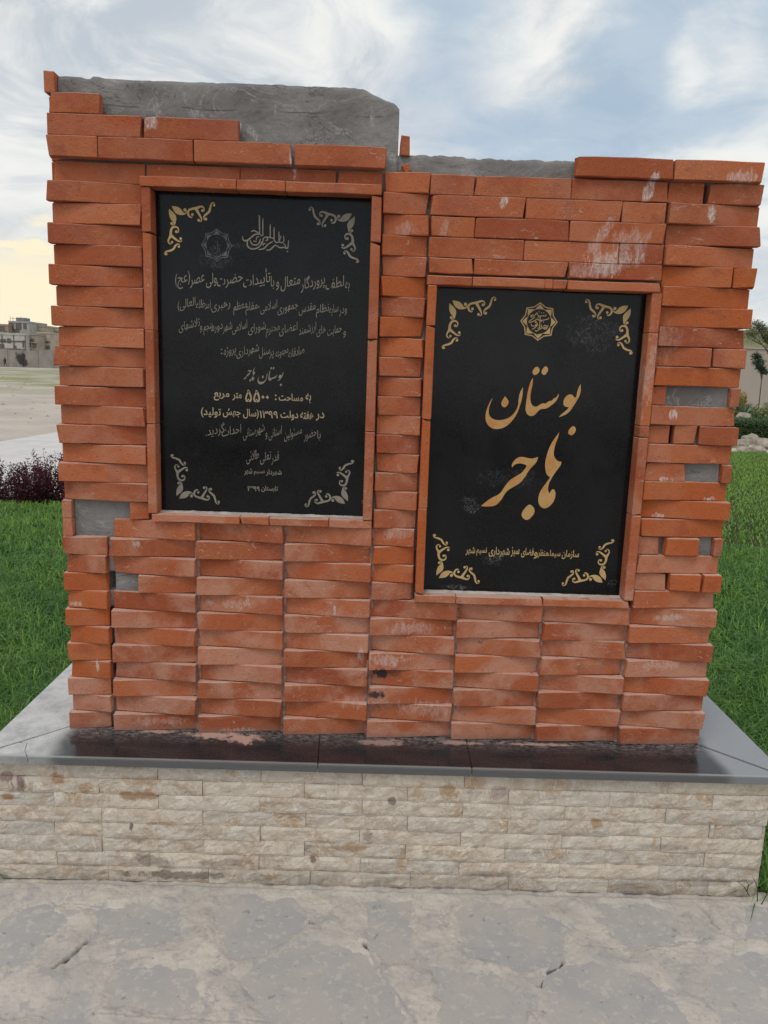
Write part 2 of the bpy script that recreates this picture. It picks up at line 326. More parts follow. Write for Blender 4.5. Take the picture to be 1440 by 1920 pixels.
# ------------------------------------------------------------------ ground
GZ = -.34
def terrain_z(x, y):
    z = np.full_like(x, -.40)
    far = np.clip((y-14)/130., 0, 1); z = z - .58*far
    z += np.where(y > 12, .05*np.sin(x*.21+y*.13)*np.clip((y-12)/30, 0, 1), 0)
    return z
def make_ground():
    m, t = mat('sandy_waste_ground'); X, Y, Z = t.sep(t.pos)
    c = t.mix(t.ramp(t.noise(t.pos, .5, 8, .65), .35, .65), (.50, .44, .38), (.41, .36, .31))
    c = t.mix(t.ramp(t.noise(t.pos, 5, 6, .7), .5, .72, 0, .5), c, (.56, .51, .46))
    weed = t.ramp(t.noise(t.vmath('MULTIPLY', t.pos, (.05, .06, 1)), 2.6, 6, .62), .40, .54)
    weed = t.math('MULTIPLY', weed, t.math('MULTIPLY', t.ramp(Y, 24, 40), t.ramp(Y, 146, 120)))
    c = t.mix(t.math('MULTIPLY', weed, .8), c, (.19, .21, .07))
    c = t.mix(t.ramp(t.noise(t.pos, 1.6, 5, .6), .62, .7, 0, .5), c, (.22, .18, .14))
    setc(t, c, .95, .1, t.noise(t.pos, 3, 6), .6, .06); return m
M['ground'] = make_ground()
ys = np.concatenate([np.linspace(-8, 14, 24), np.geomspace(15, 2500, 50)]); xs = np.concatenate([-np.geomspace(2500, 4, 30), np.linspace(-3, 5, 9), np.geomspace(6, 2500, 30)])
XX, YY = np.meshgrid(xs, ys); ZZ = terrain_z(XX, YY)
def grid_faces(nx, ny):
    i = np.arange(nx-1)[None, :] + np.arange(ny-1)[:, None]*nx
    return np.stack([i, i+1, i+1+nx, i+nx], -1).reshape(-1, 4)
g = link('ground', fast_mesh('ground', np.stack([XX, YY, ZZ], -1).reshape(-1, 3), grid_faces(len(xs), len(ys)), True), None, M['ground']); tag(g, kind='structure')

M['soil'] = simple('lawn_soil', (.035, .045, .018), (.05, .035, .02), 12, .95, .1)
def sheet(name, poly, z, m, kind='structure', thick=.02):
    n = len(poly); v = [(x, y, z) for x, y in poly] + [(x, y, z-thick) for x, y in poly]
    f = [tuple(range(n))] + [(i, i+n, (i+1) % n+n, (i+1) % n) for i in range(n)]
    return tag(link(name, mesh(name, v, f), None, m), kind=kind)
# concrete path beyond the shrubs
M['path'] = simple('pale_path_concrete', (.60, .565, .56), (.53, .50, .49), 3, .8, .3, .3, .01)
def pz(px, py, z): q = onZ(px, py, z); return float(q[0]), float(q[1])
sheet('path', [(-14, 5.35), (-1.1, 5.45), (-1.0, 26), (-4.4, 26), (-5.02, 13), (-5.2, 9.4), (-5.5, 7.9), (-6.6, 7.1), (-14, 6.9)], -.372, M['path'])
sheet('lawn', [(-14, -3), (-.05, -3), (-.05, .9), (1.7, .9), (1.7, -3), (12, -3), (12, 12.9), (-.98, 12.9), (-1.08, 5.42), (-14, 5.32)], -.385, M['soil'])
below_path = lambda xy: (xy[:, 1] < 5.28) | (xy[:, 0] > -.95)

# ------------------------------------------------------------------ pavement: flat stones in a cement bed
def fbm(P, scale, octv=4, seed=0.0):          # cheap value noise on numpy coordinates
    out = np.zeros(P.shape[:-1]); amp = 1.0; tot = 0
    for o in range(octv):
        q = P*scale*(2**o)+seed+o*19.7; i = np.floor(q).astype(np.int64); f = q-i; f = f*f*(3-2*f)
        def h(a, b): 
            n = (a*374761393 + b*668265263 + 1442695) & 0x7fffffff; n = (n ^ (n >> 13))*1274126177 & 0x7fffffff
            return ((n ^ (n >> 16)) & 0xffff)/65535.
        v = (h(i[..., 0], i[..., 1])*(1-f[..., 0])+h(i[..., 0]+1, i[..., 1])*f[..., 0])*(1-f[..., 1]) + (h(i[..., 0], i[..., 1]+1)*(1-f[..., 0])+h(i[..., 0]+1, i[..., 1]+1)*f[..., 0])*f[..., 1]
        out += amp*v; tot += amp; amp *= .5
    return out/tot
def seg_dist(P, a, b):
    a = np.array(a); b = np.array(b); ab = b-a; t = np.clip(((P-a)@ab)/(ab@ab), 0, 1); return np.linalg.norm(P-a-t[..., None]*ab, axis=-1)
def poly_sd(P, poly):                          # > 0 inside
    n = len(poly); d = np.full(P.shape[:-1], 1e9); ins = np.zeros(P.shape[:-1], bool)
    for i in range(n):
        a, b = poly[i], poly[(i+1) % n]; d = np.minimum(d, seg_dist(P, a, b))
        c = ((a[1] > P[..., 1]) != (b[1] > P[..., 1])) & (P[..., 0] < (b[0]-a[0])*(P[..., 1]-a[1])/(b[1]-a[1]+1e-12)+a[0]); ins ^= c
    return np.where(ins, d, -d)
flags_px = [
 [(392, 1700), (430, 1672), (545, 1680), (568, 1705), (575, 1740), (500, 1790), (430, 1802), (402, 1770)],
 [(684, 1690), (772, 1686), (782, 1805), (706, 1812), (690, 1772)],
 [(845, 1705), (900, 1690), (1000, 1690), (1072, 1740), (1045, 1808), (985, 1828), (880, 1792)],
 [(1122, 1694), (1200, 1684), (1292, 1704), (1302, 1762), (1180, 1782), (1132, 1745)],
 [(200, 1835), (300, 1788), (372, 1818), (387, 1872), (332, 1912), (180, 1892)],
 [(455, 1835), (520, 1780), (600, 1752), (690, 1785), (740, 1850), (772, 1905), (700, 1990), (560, 1990), (470, 1890)],
 [(808, 1812), (925, 1815), (985, 1880), (992, 1990), (840, 1990), (812, 1862)],
 [(1030, 1832), (1100, 1795), (1222, 1822), (1292, 1902), (1285, 2000), (1040, 2000), (1012, 1892)],
 [(1320, 1800), (1440, 1780), (1510, 1850), (1490, 1990), (1345, 1960)],
 [(-60, 1745), (40, 1705), (92, 1690), (132, 1722), (60, 1795), (-60, 1845)],
 [(80, 1900), (150, 1850), (190, 1850), (175, 1900), (215, 1990), (60, 1990)],
 [(150, 1700), (260, 1690), (350, 1700), (340, 1760), (240, 1780), (180, 1755)],
 [(1385, 1690), (1460, 1700), (1500, 1770), (1400, 1760)]]
flags = [[tuple(map(float, onZ(px, py, GZ)[:2])) for px, py in pg] for pg in flags_px]
cracks_px = [([(460, 1788), (510, 1760), (548, 1742), (582, 1728)], .0062, .024), ([(104, 1812), (130, 1790), (165, 1765)], .0055, .020), ([(686, 1770), (700, 1782)], .006, .02),
 ([(700, 1790), (735, 1850), (775, 1905), (800, 1950)], .004, .006), ([(1010, 1850), (1050, 1800)], .005, .018), ([(985, 1900), (995, 1960)], .004, .008), ([(0, 1905), (180, 1900), (430, 1912), (700, 1912)], .003, .006),
 ([(1085, 1770), (1200, 1780), (1330, 1760)], .002, .004), ([(1310, 1700), (1345, 1740)], .0045, .013), ([(860, 1760), (960, 1800), (1040, 1812)], .002, .004), ([(0, 1740), (120, 1690), (200, 1700)], .002, .004)]
cracks = [([tuple(map(float, onZ(px, py, GZ)[:2])) for px, py in pl_], w_, d_) for pl_, w_, d_ in cracks_px]
st_ = .0028; gx = np.arange(-.62, 2.16, st_); gy = np.arange(-.86, -.12, st_)
PX, PY = np.meshgrid(gx, gy); P2 = np.stack([PX, PY], -1)
Pw = P2 + .030*(np.stack([fbm(P2, 9, 4, 3.1), fbm(P2, 9, 4, 8.7)], -1)-.5)
bed = GZ + .006*(fbm(P2, 5, 5, 1.0)-.5) + .011*(fbm(P2, 22, 5, 5.0)-.5) + .0022*(fbm(P2, 140, 2, 9.0)-.5)
for pg in flags:
    sd_ = poly_sd(Pw, pg); bed -= .0105*np.clip((sd_+.004)/.050, 0, 1)**.8
for pl_, w_, d_ in cracks:
    dd = np.full(PX.shape, 1e9)
    for i in range(len(pl_)-1): dd = np.minimum(dd, seg_dist(P2+.020*(np.stack([fbm(P2, 50, 4, 2.), fbm(P2, 50, 4, 6.)], -1)-.5), pl_[i], pl_[i+1]))
    bed -= d_*np.clip(1-dd/w_, 0, 1)**.6
bed += .007*np.clip((PY+.175)/.03, 0, 1)*fbm(P2, 18, 4, 4.4)-.0045*np.clip((PY+.160)/.008, 0, 1)    # ragged seam at the foot of the pedestal
ed_ = np.clip((PY+.86)/.06, 0, 1); bed = (GZ-.002)*(1-ed_)+bed*ed_
skirt = np.clip((PX-1.86)/.05, 0, 1); bed -= .05*skirt*np.clip((PY+.35)/.15, 0, 1)
def make_bed():
    m, t = mat('cement_bed'); 
    c = t.mix(t.ramp(t.noise(t.pos, 6, 8, .65, .5), .38, .60), (.54, .485, .43), (.43, .395, .36))
    c = t.mix(t.ramp(t.noise(t.pos, 18, 7, .7, .4), .50, .60, 0, .7), c, (.34, .325, .32))
    c = t.mix(t.ramp(t.noise(t.pos, 90, 4), .60, .74, 0, .4), c, (.20, .17, .15))
    c = t.mix(t.ramp(t.math('ABSOLUTE', t.math('SUBTRACT', t.noise(t.pos, 6, 8, .6, 1.5), .5)), .006, 0, 0, .5), c, (.22, .18, .16))
    Z = t.sep(t.pos)[2]
    c = t.mix(t.ramp(Z, GZ-.008, GZ-.016, 0, .85), c, (.07, .05, .04))
    setc(t, c, .9, .2, t.noise(t.pos, 70, 8, .7), .6, .004); return m
M['bed'] = make_bed()
pave = link('pavement', fast_mesh('pavement', np.stack([PX, PY, bed], -1).reshape(-1, 3), grid_faces(len(gx), len(gy)), True), None, M['bed']); tag(pave, kind='structure')
sheet('walkway', [(-.62, -9), (2.16, -9), (2.16, -.86), (-.62, -.86)], GZ-.002, M['bed'])
def make_flag():
    m, t = mat('grey_flagstone')
    c = t.mix(t.rnd, (.345, .335, .335), (.37, .352, .34))
    c = t.mix(t.ramp(t.noise(t.pos, 7, 8, .7, .3), .40, .60, 0, .85), c, (.42, .385, .355))
    c = t.mix(t.ramp(t.noise(t.pos, 60, 5, .6), .54, .64, 0, .75), c, (.49, .445, .40))
    c = t.mix(t.ramp(t.noise(t.pos, 40, 5, .6), .28, .38, .5, 0), c, (.14, .13, .13))
    setc(t, c, .8, .3, t.noise(t.pos, 45, 8, .7), .5, .004); return m
M['flag'] = make_flag()
for pg in flags:
    cx = sum(p[0] for p in pg)/len(pg); cy = sum(p[1] for p in pg)/len(pg)
    pts = []
    for i in range(len(pg)):
        a_, b_ = Vector(pg[i]), Vector(pg[(i+1) % len(pg)])
        for k in range(3):
            q = a_.lerp(b_, k/3); q = Vector((cx, cy)) + (q-Vector((cx, cy)))*1.06
            pts.append((q.x-cx+random.uniform(-.003, .003), q.y-cy+random.uniform(-.003, .003)))
    n = len(pts); v = [(x, y, 0) for x, y in pts]+[(x, y, -.03) for x, y in pts]
    f = [tuple(range(n))]+[(i, i+n, (i+1) % n+n, (i+1) % n) for i in range(n)]
    link('flagstone', mesh('flagstone', v, f), pave, M['flag'], (cx, cy, GZ-.0035), (random.uniform(-.006, .006), random.uniform(-.006, .006), 0))

# ------------------------------------------------------------------ pedestal
ped = empty('stone_pedestal', (.815, .02, GZ)); tag(ped, 'low beige split stone pedestal with dark polished granite top, under the brick wall', 'pedestal')
def to_local(o, parent):                      # keep the world place of a part under its thing
    o.parent = parent; o.location = Vector(o.location)-parent.location
PX0, PX1, PY0, PY1 = -.135, 1.775, -.137, .52
mb = MB(); mb.box(PX0+.02, PX1-.02, PY0+.02, PY1-.02, GZ-.05, -.021)
o = mb.build('rubble_core', M['concrete']); to_local(o, ped)
def split_stone(Ln, H, T, seed):
    nx, nz = max(5, int(Ln/.012)), 5
    v = []; f = []
    for j in range(nz+1):
        for i in range(nx+1):
            x = Ln*i/nx; z = H*j/nz
            e = min(1, min(i, nx-i)/1.2+.6)*min(1, min(j, nz-j)/1.0+.62)
            d = mn.fractal(Vector((x*24+seed*3.3, z*26, seed)), .9, 2.1, 4)*.0050 + .0045
            v.append((x+(.0006*math.sin(seed+j) if 0 < i < nx else 0), -max(0.0, d)*e, z + (mn.noise(Vector((x*40, seed, j)))*.0009 if j in (0, nz) else 0)))
    w_ = nx+1
    for j in range(nz):
        for i in range(nx): f.append((j*w_+i, j*w_+i+1, (j+1)*w_+i+1, (j+1)*w_+i))
    b = len(v); per = [i for i in range(w_)]+[j*w_+nx for j in range(1, nz+1)]+[nz*w_+i for i in range(nx-1, -1, -1)]+[j*w_ for j in range(nz-1, 0, -1)]
    for q in per: v.append((v[q][0], T, v[q][2]))
    k = len(per)
    for i in range(k): f.append((per[(i+1) % k], per[i], b+i, b+(i+1) % k))
    f.append(tuple(b+i for i in range(k))[::-1])
    return mesh('facing_stone', v, f)
rows = [[100, 296, 490, 681, 872, 1065, 1257], [187, 380, 572, 765, 955, 1145, 1340], [103, 298, 488, 680, 869, 1061, 1251], [192, 381, 574, 765, 953, 1144, 1334, 1342],
        [103, 194, 488, 675, 865, 1054, 1242], [192, 383, 571, 761, 947, 1137, 1324], [108, 282, 486, 676, 862, 1050, 1236], [205, 392, 582, 770, 955, 1142, 1330]]
for r_, js in enumerate(rows):
    z1 = -.0215-.0398*r_; z0 = z1-.0392; py = 1440+28*r_
    e = [PX0+random.uniform(-.004, .004)]+[S(j, py, PY0)[0] for j in js]+[PX1+random.uniform(-.006, .004)-.001*r_]
    for i in range(len(e)-1):
        Ln = e[i+1]-e[i]-.0009
        if Ln < .004: continue
        me = split_stone(Ln, z1-z0-random.uniform(0, .0005), .03, random.random()*90)
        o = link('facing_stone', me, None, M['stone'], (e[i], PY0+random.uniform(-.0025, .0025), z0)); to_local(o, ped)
    for sx in (0, 1):                         # returns on both sides
        ys_ = [PY0+.004]+[PY0+.03+.22*k+(.11 if r_ % 2 else 0) for k in range(1, 3)]+[PY1]
        for i in range(3):
            me = split_stone(ys_[i+1]-ys_[i]-.001, z1-z0, .025, random.random()*90)
            if sx: o = link('facing_stone', me, None, M['stone'], (PX1+.0, ys_[i]+.001, z0), (0, 0, R(90)))
            else: o = link('facing_stone', me, None, M['stone'], (PX0-.0, ys_[i+1]-.001, z0), (0, 0, R(-90)))
            to_local(o, ped)
# cap slabs, mitred at the corners
CX0, CX1, CY0, CY1 = -.172, 1.806, -.160, .56
def slab(poly, name='cap_slab'):
    bm = bmesh.new(); n = len(poly)
    lo = [bm.verts.new((x, y, -.0185)) for x, y in poly]; hi = [bm.verts.new((x, y, 0)) for x, y in poly]
    bm.faces.new(hi); bm.faces.new(lo[::-1])
    for i in range(n): bm.faces.new((lo[i], lo[(i+1) % n], hi[(i+1) % n], hi[i]))
    bmesh.ops.bevel(bm, geom=[e for e in bm.edges if all(v in hi for v in e.verts)], offset=.0015, segments=2, affect='EDGES')
    me = bpy.data.meshes.new(name); bm.to_mesh(me); bm.free()
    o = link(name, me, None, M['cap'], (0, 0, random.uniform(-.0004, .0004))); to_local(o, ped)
def capx(px, py): return float(onZ(px, py, 0)[0])
g_ = .0008; j1a, j1b = capx(598, 1386), capx(596, 1434); j2a, j2b = capx(877, 1398), capx(885, 1442)
yi = .0
ck = [tuple(map(float, onZ(px, py, 0)[:2])) for px, py in ((95, 1380), (104, 1393), (94, 1407), (92, 1426))]
ck = [tuple(map(float, onZ(px, py, 0)[:2])) for px, py in ((45, 1382), (52, 1393), (45, 1408), (48, 1424))]
mL = (CX0+.17, CY0+.17*.97)
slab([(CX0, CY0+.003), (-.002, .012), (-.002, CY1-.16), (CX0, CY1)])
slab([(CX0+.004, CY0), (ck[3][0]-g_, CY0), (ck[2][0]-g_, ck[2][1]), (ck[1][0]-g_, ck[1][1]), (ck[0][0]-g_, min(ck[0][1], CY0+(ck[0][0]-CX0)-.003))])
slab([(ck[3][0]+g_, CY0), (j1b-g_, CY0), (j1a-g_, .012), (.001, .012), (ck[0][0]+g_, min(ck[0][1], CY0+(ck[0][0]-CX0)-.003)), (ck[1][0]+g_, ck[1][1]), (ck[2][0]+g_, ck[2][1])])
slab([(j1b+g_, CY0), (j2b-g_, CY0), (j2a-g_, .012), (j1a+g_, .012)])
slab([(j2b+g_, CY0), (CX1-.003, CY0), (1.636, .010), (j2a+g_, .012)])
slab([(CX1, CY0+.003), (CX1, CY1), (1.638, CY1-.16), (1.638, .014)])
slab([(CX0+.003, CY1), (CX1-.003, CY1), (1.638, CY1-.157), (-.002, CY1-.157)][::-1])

# ------------------------------------------------------------------ the brick wall
wall = empty('brick_wall', (.825, .2, 0)); tag(wall, 'broken topped wall of orange red brick slips in tilted courses around two framed black plaques', 'wall')
CH = .0465
def brick_mesh(Ln, H, T, seed, chip=.45, name='brick'):
    rs = random.Random(seed); bm = bmesh.new()
    nx = max(1, int(Ln/.04)); xs_ = [Ln*i/nx for i in range(nx+1)]
    rings = []
    for x in xs_: rings.append([bm.verts.new(c) for c in ((x, 0, 0), (x, T, 0), (x, T, H), (x, 0, H))])
    for a_, b_ in zip(rings, rings[1:]):
        for k in range(4): bm.faces.new((a_[k], a_[(k+1) % 4], b_[(k+1) % 4], b_[k]))
    bm.faces.new(rings[0][::-1]); bm.faces.new(rings[-1])
    bmesh.ops.recalc_face_normals(bm, faces=bm.faces)
    hard = [e for e in bm.edges if e.calc_face_angle(0) > .5]
    bmesh.ops.bevel(bm, geom=hard, offset=min(.0015, H*.12), segments=1, affect='EDGES')
    for v in bm.verts:
        j = .00045; v.co += Vector((rs.uniform(-j, j), rs.uniform(-j, j), rs.uniform(-j, j)*1.6))
    for _ in range(2):                        # knocked corners
        if rs.random() < chip:
            c = Vector((rs.choice((0, Ln)), 0, rs.choice((0, H)))); rad = rs.uniform(.009, .019)
            for v in bm.verts:
                d = (v.co-c).length
                if d < rad: v.co += (Vector((Ln/2, T, H/2))-c).normalized()*rs.uniform(.25, .5)*(rad-d)
    bow = rs.uniform(-.0009, .0009)
    for v in bm.verts: v.co.z += bow*math.sin(math.pi*min(max(v.co.x/Ln, 0), 1))
    me = bpy.data.meshes.new(name); bm.to_mesh(me); bm.free(); return me
SH = {}
def shared(Ln, H, T, key):
    k = (round(Ln, 3), round(H, 4), round(T, 3), key)
    if k not in SH: SH[k] = brick_mesh(Ln, H, T, hash(k) % 9999)
    return SH[k]
T = .023
def brick(x0, x1, k, tilt=None, m='brick', proud=0.0, H=None, z=None, mesh_=None, label=None, amp=.0215):
    """one slip: course k, from x0 to x1; even courses stand out at the left end, odd ones at the right"""
    Ln = x1-x0; H = H or CH-.0009-random.uniform(0, .0006)
    if tilt is None: tilt = 1 if k % 2 == 0 else -1
    a_ = amp*min(1, .35+Ln/.22*.65)*random.uniform(.82, 1.12)*tilt
    yL, yR = -a_/2, a_/2
    jit = random.uniform(-.0012, .0012)
    me = mesh_ or shared(Ln-.001, round(H, 4), T, random.randrange(12))
    zz = (k*CH if z is None else z)+.0006
    loc = Vector((x0+.0005+random.uniform(-.0008, .0008)-(0.0), yL-.001+jit-proud, zz))
    o = link('brick', me, None, M[m], loc, (random.uniform(-.004, .004), random.uniform(-.0035, .0035), math.atan2(yR-yL, Ln)))
    if label: o['label'] = label
    to_local(o, wall); return o
L = .22
def xs_of(px, k, Y=-.005):                    # measured column position -> x, at the height of course k
    Zk = (k+.5)*CH; py = 960
    for _ in range(4):
        py += 0
        x, z = S(px, py, Y); py += (z-Zk)*1450/2.0
    return S(px, py, Y)[0]
# lower field: stacked columns
for k in range(12):
    cols = [(0, .5), (.5, 1.5), (1.5, 2.5), (2.5, 3.5)]
    for a_, b_ in cols:
        if k == 11 and a_ == 0: continue
        if k == 11 and a_ == .5:
            brick(xs_of(209, 11), 1.5*L, k); continue
        if k == 8 and a_ == .5:
            brick(xs_of(259, 8), 1.5*L, k); continue
        e = -.004 if (a_ == 0 and k % 2 == 0) else (.003 if a_ == .5 else 0)
        brick(a_*L+e+.0012, b_*L-(.0035 if a_ == 0 else .0012), k, m='fresh' if (a_ == 0 and k in (8, 7, 5, 3, 4, 6)) else 'brick')
    if k < 8:
        for a_, b_ in ((3.5, 4.5), (4.5, 5.5), (5.5, 6.5)): brick(a_*L, b_*L, k)
    else: brick(3.5*L, xs_of(773-(11-k)*1.5+5, k), k)
# middle column between the plaques
for k in range(12, 30):
    brick(.7705, .8745+.003, k, tilt=None, m='fresh' if k in (24, 23, 22, 21) else 'brick', amp=.025)
brick(xs_of(241, 12), .2145, 12, tilt=0)
# left column
for k in range(13, 29):
    brick(-.004 if k % 2 == 0 else .001, .2145, k)
# right column with its broken courses
X0R = 6.5*L
for k in range(0, 29):
    x0 = X0R+.001 if k < 8 else 1.4335; x1 = 7.5*L+(.003 if k % 2 else 0)
    if k == 25: brick(x0, xs_of(1373, k), k, m='fresh'); brick(xs_of(1376, k), x1, k, m='fresh', proud=.004)
    elif k == 21: brick(x0, xs_of(1337, k), k); brick(xs_of(1338.5, k), x1, k)
    elif k == 19: brick(x0, xs_of(1251, k), k, tilt=0)
    elif k == 17: brick(x0, xs_of(1256, k), k, tilt=0); brick(xs_of(1265, k), xs_of(1308, k), k, tilt=0); brick(xs_of(1311, k), x1, k, tilt=-.4, proud=.004)
    elif k == 15: brick(x0, xs_of(1289, k), k, tilt=.3)
    elif k == 11: brick(x0, xs_of(1238, k), k, tilt=.2); brick(xs_of(1246, k), xs_of(1310, k), k, tilt=0, m='fresh', proud=.008)
    elif k == 9: brick(x0, xs_of(1251, k), k, tilt=.2); brick(xs_of(1254, k), xs_of(1313, k), k, tilt=0, m='fresh', proud=.008); brick(xs_of(1316.5, k), x1, k, tilt=0, m='fresh', proud=.010)
    else: brick(x0, x1, k, m='fresh' if k in (24, 23, 22, 20, 14, 13, 12) else 'brick')
# course 29: over the left frame, and broken pair on the right
for a_, b_ in ((95, 268), (268, 448), (448, 630), (630, 717)): brick(xs_of(a_, 29), xs_of(b_, 29), 29, tilt=.0, proud=-.008, H=.0445)
brick(xs_of(1253, 29), xs_of(1322, 29), 29, tilt=.0, proud=-.004); brick(xs_of(1330, 29), xs_of(1431, 29), 29, tilt=-.4, proud=.004)
# course 30 coping rows, 31 and 32 above the left
for a_, b_ in ((83, 180), (180, 360), (361, 546), (551, 725)): brick(xs_of(a_, 30, -.03), xs_of(b_, 30, -.03), 30, tilt=0, proud=.020)
for a_, b_ in ((1083, 1268), (1269, 1438)): brick(xs_of(a_, 30, -.03), xs_of(b_, 30, -.03), 30, tilt=0, proud=.018, H=.0435)
for a_, b_ in ((83, 263), (263.5, 446)): brick(xs_of(a_, 31, -.03), xs_of(b_, 31, -.03), 31, tilt=0, proud=.017)
rb = brick_mesh(xs_of(183, 32, -.03)-xs_of(86, 32, -.03), .0438, T, 4, 1.0); brick(xs_of(86, 32, -.03), xs_of(183, 32, -.03), 32, tilt=0, proud=.015, mesh_=rb)
# flush running bond over the right plaque
def zrow(py, px=1000): return S(px, py, -.003)[1]
for y0, y1, js in ((330, 372, (807, 890, 1072, 1253)), (372, 410, (807, 986, 1167, 1249)), (411, 452, (807, 890, 1068, 1248)), (451, 489, (804, 982, 1160, 1243)), (491, 517, (804, 888, 1065, 1241))):
    zb = {330: 28.97, 372: 27.98, 411: 26.98, 451: 25.98, 491: 25.22}[y0]*CH; H_ = .0449 if y0 < 480 else .0345
    for a_, b_ in zip(js, js[1:]):
        kk = zb/CH; brick(xs_of(a_, kk-.0), xs_of(b_, kk), 0, tilt=random.uniform(-.04, .04), z=zb-.0002, H=H_, proud=.006 if y0 > 330 or a_ > 1000 else .004)
# frames: slips set on edge, 23 mm wide, standing out in front of the plaques
def strip(x0, x1, z0, z1, m='brick', dy=0.0):
    me = brick_mesh(max(x1-x0, .004), z1-z0, .046, random.random()*9999, .2)
    o = link('frame_brick', me, None, M[m], (x0, -.017+dy+random.uniform(-.0015, .0015), z0), (0, random.uniform(-.002, .002), 0)); to_local(o, wall)
FY = -.015
def X_(px, py): return S(px, py, FY)[0]
def Z_(px, py): return S(px, py, FY)[1]
LX0, LX1, LX2, LX3 = .2165, .2375, .7435, .7665; LZ0, LZ1, LZ2, LZ3 = .5585, .579, 1.3385, 1.3605
for a_, b_ in ((263, 443.5), (444.5, 535), (536, 716)): strip(X_(a_, 340), X_(b_, 340), LZ2, LZ3, dy=-.004)
for a_, b_ in ((285, 449), (449.5, 504), (505, 616), (617, 697)): strip(max(X_(a_, 980), LX0), min(X_(b_, 980), LX3), LZ0, LZ1-.001)
def vstrips(x0, x1, z_hi, z_lo, seams, px, m='brick', dy=0.0):
    zs = [z_hi]+[Z_(px, s) for s in seams]+[z_lo]
    for a_, b_ in zip(zs, zs[1:]): strip(x0, x1, b_+.0006, a_-.0006, m, dy)
vstrips(LX0, LX1, LZ2-.001, LZ1, (435, 619, 795), 272); vstrips(LX2, LX3, LZ2-.001, LZ1, (454, 636, 810), 700)
RX0, RX1, RX2, RX3 = .8805, .9015, 1.408, 1.4315; RZ0, RZ1, RZ2, RZ3 = .3725, .393, 1.1455, 1.166
for a_, b_ in ((801, 885.5), (886.5, 1022), (1022.5, 1037), (1037.5, 1064), (1065, 1240)): strip(X_(a_, 525), X_(b_, 525), RZ2, RZ3, dy=-.002)
for a_, b_ in ((775, 854), (855, 1018), (1018.5, 1181)): strip(max(X_(a_, 1128), RX0), min(X_(b_, 1128), RX3), RZ0, RZ1-.001)
vstrips(RX0, RX1, RZ2-.001, RZ1, (610, 786, 953), 790, 'fresh'); vstrips(RX2, RX3, RZ2-.001, RZ1, (624, 799, 821, 967), 1205)
# mortar beads under each plaque
for x0, x1, z, nm in ((LX1, LX2, LZ1, 1), (RX1, RX2, RZ1, 2)):
    v = []; f = []; n = 90
    for i in range(n+1):
        x = x0+(x1-x0)*i/n; h = .0022+.0022*max(0, mn.noise(Vector((x*30, z*9, 0))))+.001*random.random(); d = .020+.010*mn.noise(Vector((x*14, 3, z)))
        v += [(x, .0255, z-.001), (x, .0255, z+h), (x, .0255-d*.5, z+h*.55), (x, .0255-d, z-.001)]
    for i in range(n):
        for j in range(3): f.append((i*4+j, i*4+4+j, i*4+5+j, i*4+1+j))
    o = link('mortar_bead', mesh('mortar_bead', v, f), None, M['mortar'], (0, 0, 0)); to_local(o, wall)
# side skins: slips seen on edge where a front slip is missing
for k in range(34):
    for sx in (0, 1):
        if sx == 1 and k > 30: continue
        bare = (sx == 0 and k in (11, 12, 33)) or (sx == 1 and k in (11, 15, 19))
        y0 = -.002 if bare else .022
        Ls = .40-y0
        me = shared(Ls, .0447, T, k % 3)
        tl = (.012 if k % 2 else -.012)*(0 if bare else 1)
        if sx == 0: o = link('brick', me, None, M['brick'], (.022, y0, k*CH+.0008), (0, 0, R(90)+tl))
        else:
            o = link('brick', me, None, M['brick'], (1.650-.0, y0, k*CH+.0008), (0, 0, R(90)+tl*.5))
        to_local(o, wall)
us = brick_mesh(.30, .044, .0215, 77, 1.0); x_, z_ = S(750, 290, 0)
o = link('brick', us, None, M['brick'], (x_+.0225, .008, z_+.001), (0, 0, R(90))); to_local(o, wall)
ck_ = brick_mesh(.018, .020, .012, 5, 1.0); x_, z_ = S(762, 326, 0)
o = link('brick_chip', ck_, None, M['fresh'], (x_-.003, .000, z_), (.1, -.5, 0)); to_local(o, wall)

# concrete core with a rough top
def core_part(x0, x1, top, z0, seed, yf=.0165, yb=.372):
    nx = int((x1-x0)/.0065); nz = 64; ny = 16; v = []; f = []
    def P_(x, y, z): return v.append((x, y, z)) or len(v)-1
    xsn = [x0+(x1-x0)*i/nx for i in range(nx+1)]
    tz = [top(x) for x in xsn]
    zstart = z0
    F_ = [[None]*(nz+1) for _ in range(nx+1)]; B_ = [[None]*2 for _ in range(nx+1)]
    for i, x in enumerate(xsn):
        for j in range(nz+1):
            z = zstart+(tz[i]-zstart)*(j/nz)**.55
            q = Vector((x*7, z*16, seed)); y = yf+.0040*mn.fractal(q, 1, 2, 5)
            st = mn.noise(Vector((x*6+z*5, z*14-x*6, seed+5))); y += .012*max(0, .12-abs(st))*-1
            if j == nz: y += .003
            F_[i][j] = P_(x, y, z)
    TG = [[F_[i][nz]]+[None]*ny for i in range(nx+1)]
    for i, x in enumerate(xsn):
        for k in range(1, ny+1):
            y = yf+(yb-yf)*k/ny
            TG[i][k] = P_(x, y, tz[i]+.006*mn.fractal(Vector((x*22, y*22, seed)), 1, 2, 3)+.002)
        B_[i] = P_(x, yb, zstart)
    for i in range(nx):
        for j in range(nz): f.append((F_[i][j], F_[i+1][j], F_[i+1][j+1], F_[i][j+1]))
        for k in range(ny): f.append((TG[i][k], TG[i+1][k], TG[i+1][k+1], TG[i][k+1]))
        f.append((TG[i][ny], TG[i+1][ny], B_[i+1], B_[i]))
    for i in (0, nx):
        q = [F_[i][j] for j in range(nz+1)]+[TG[i][k] for k in range(1, ny+1)]+[B_[i]]
        f.append(tuple(q if i else q[::-1]))
    return v, f
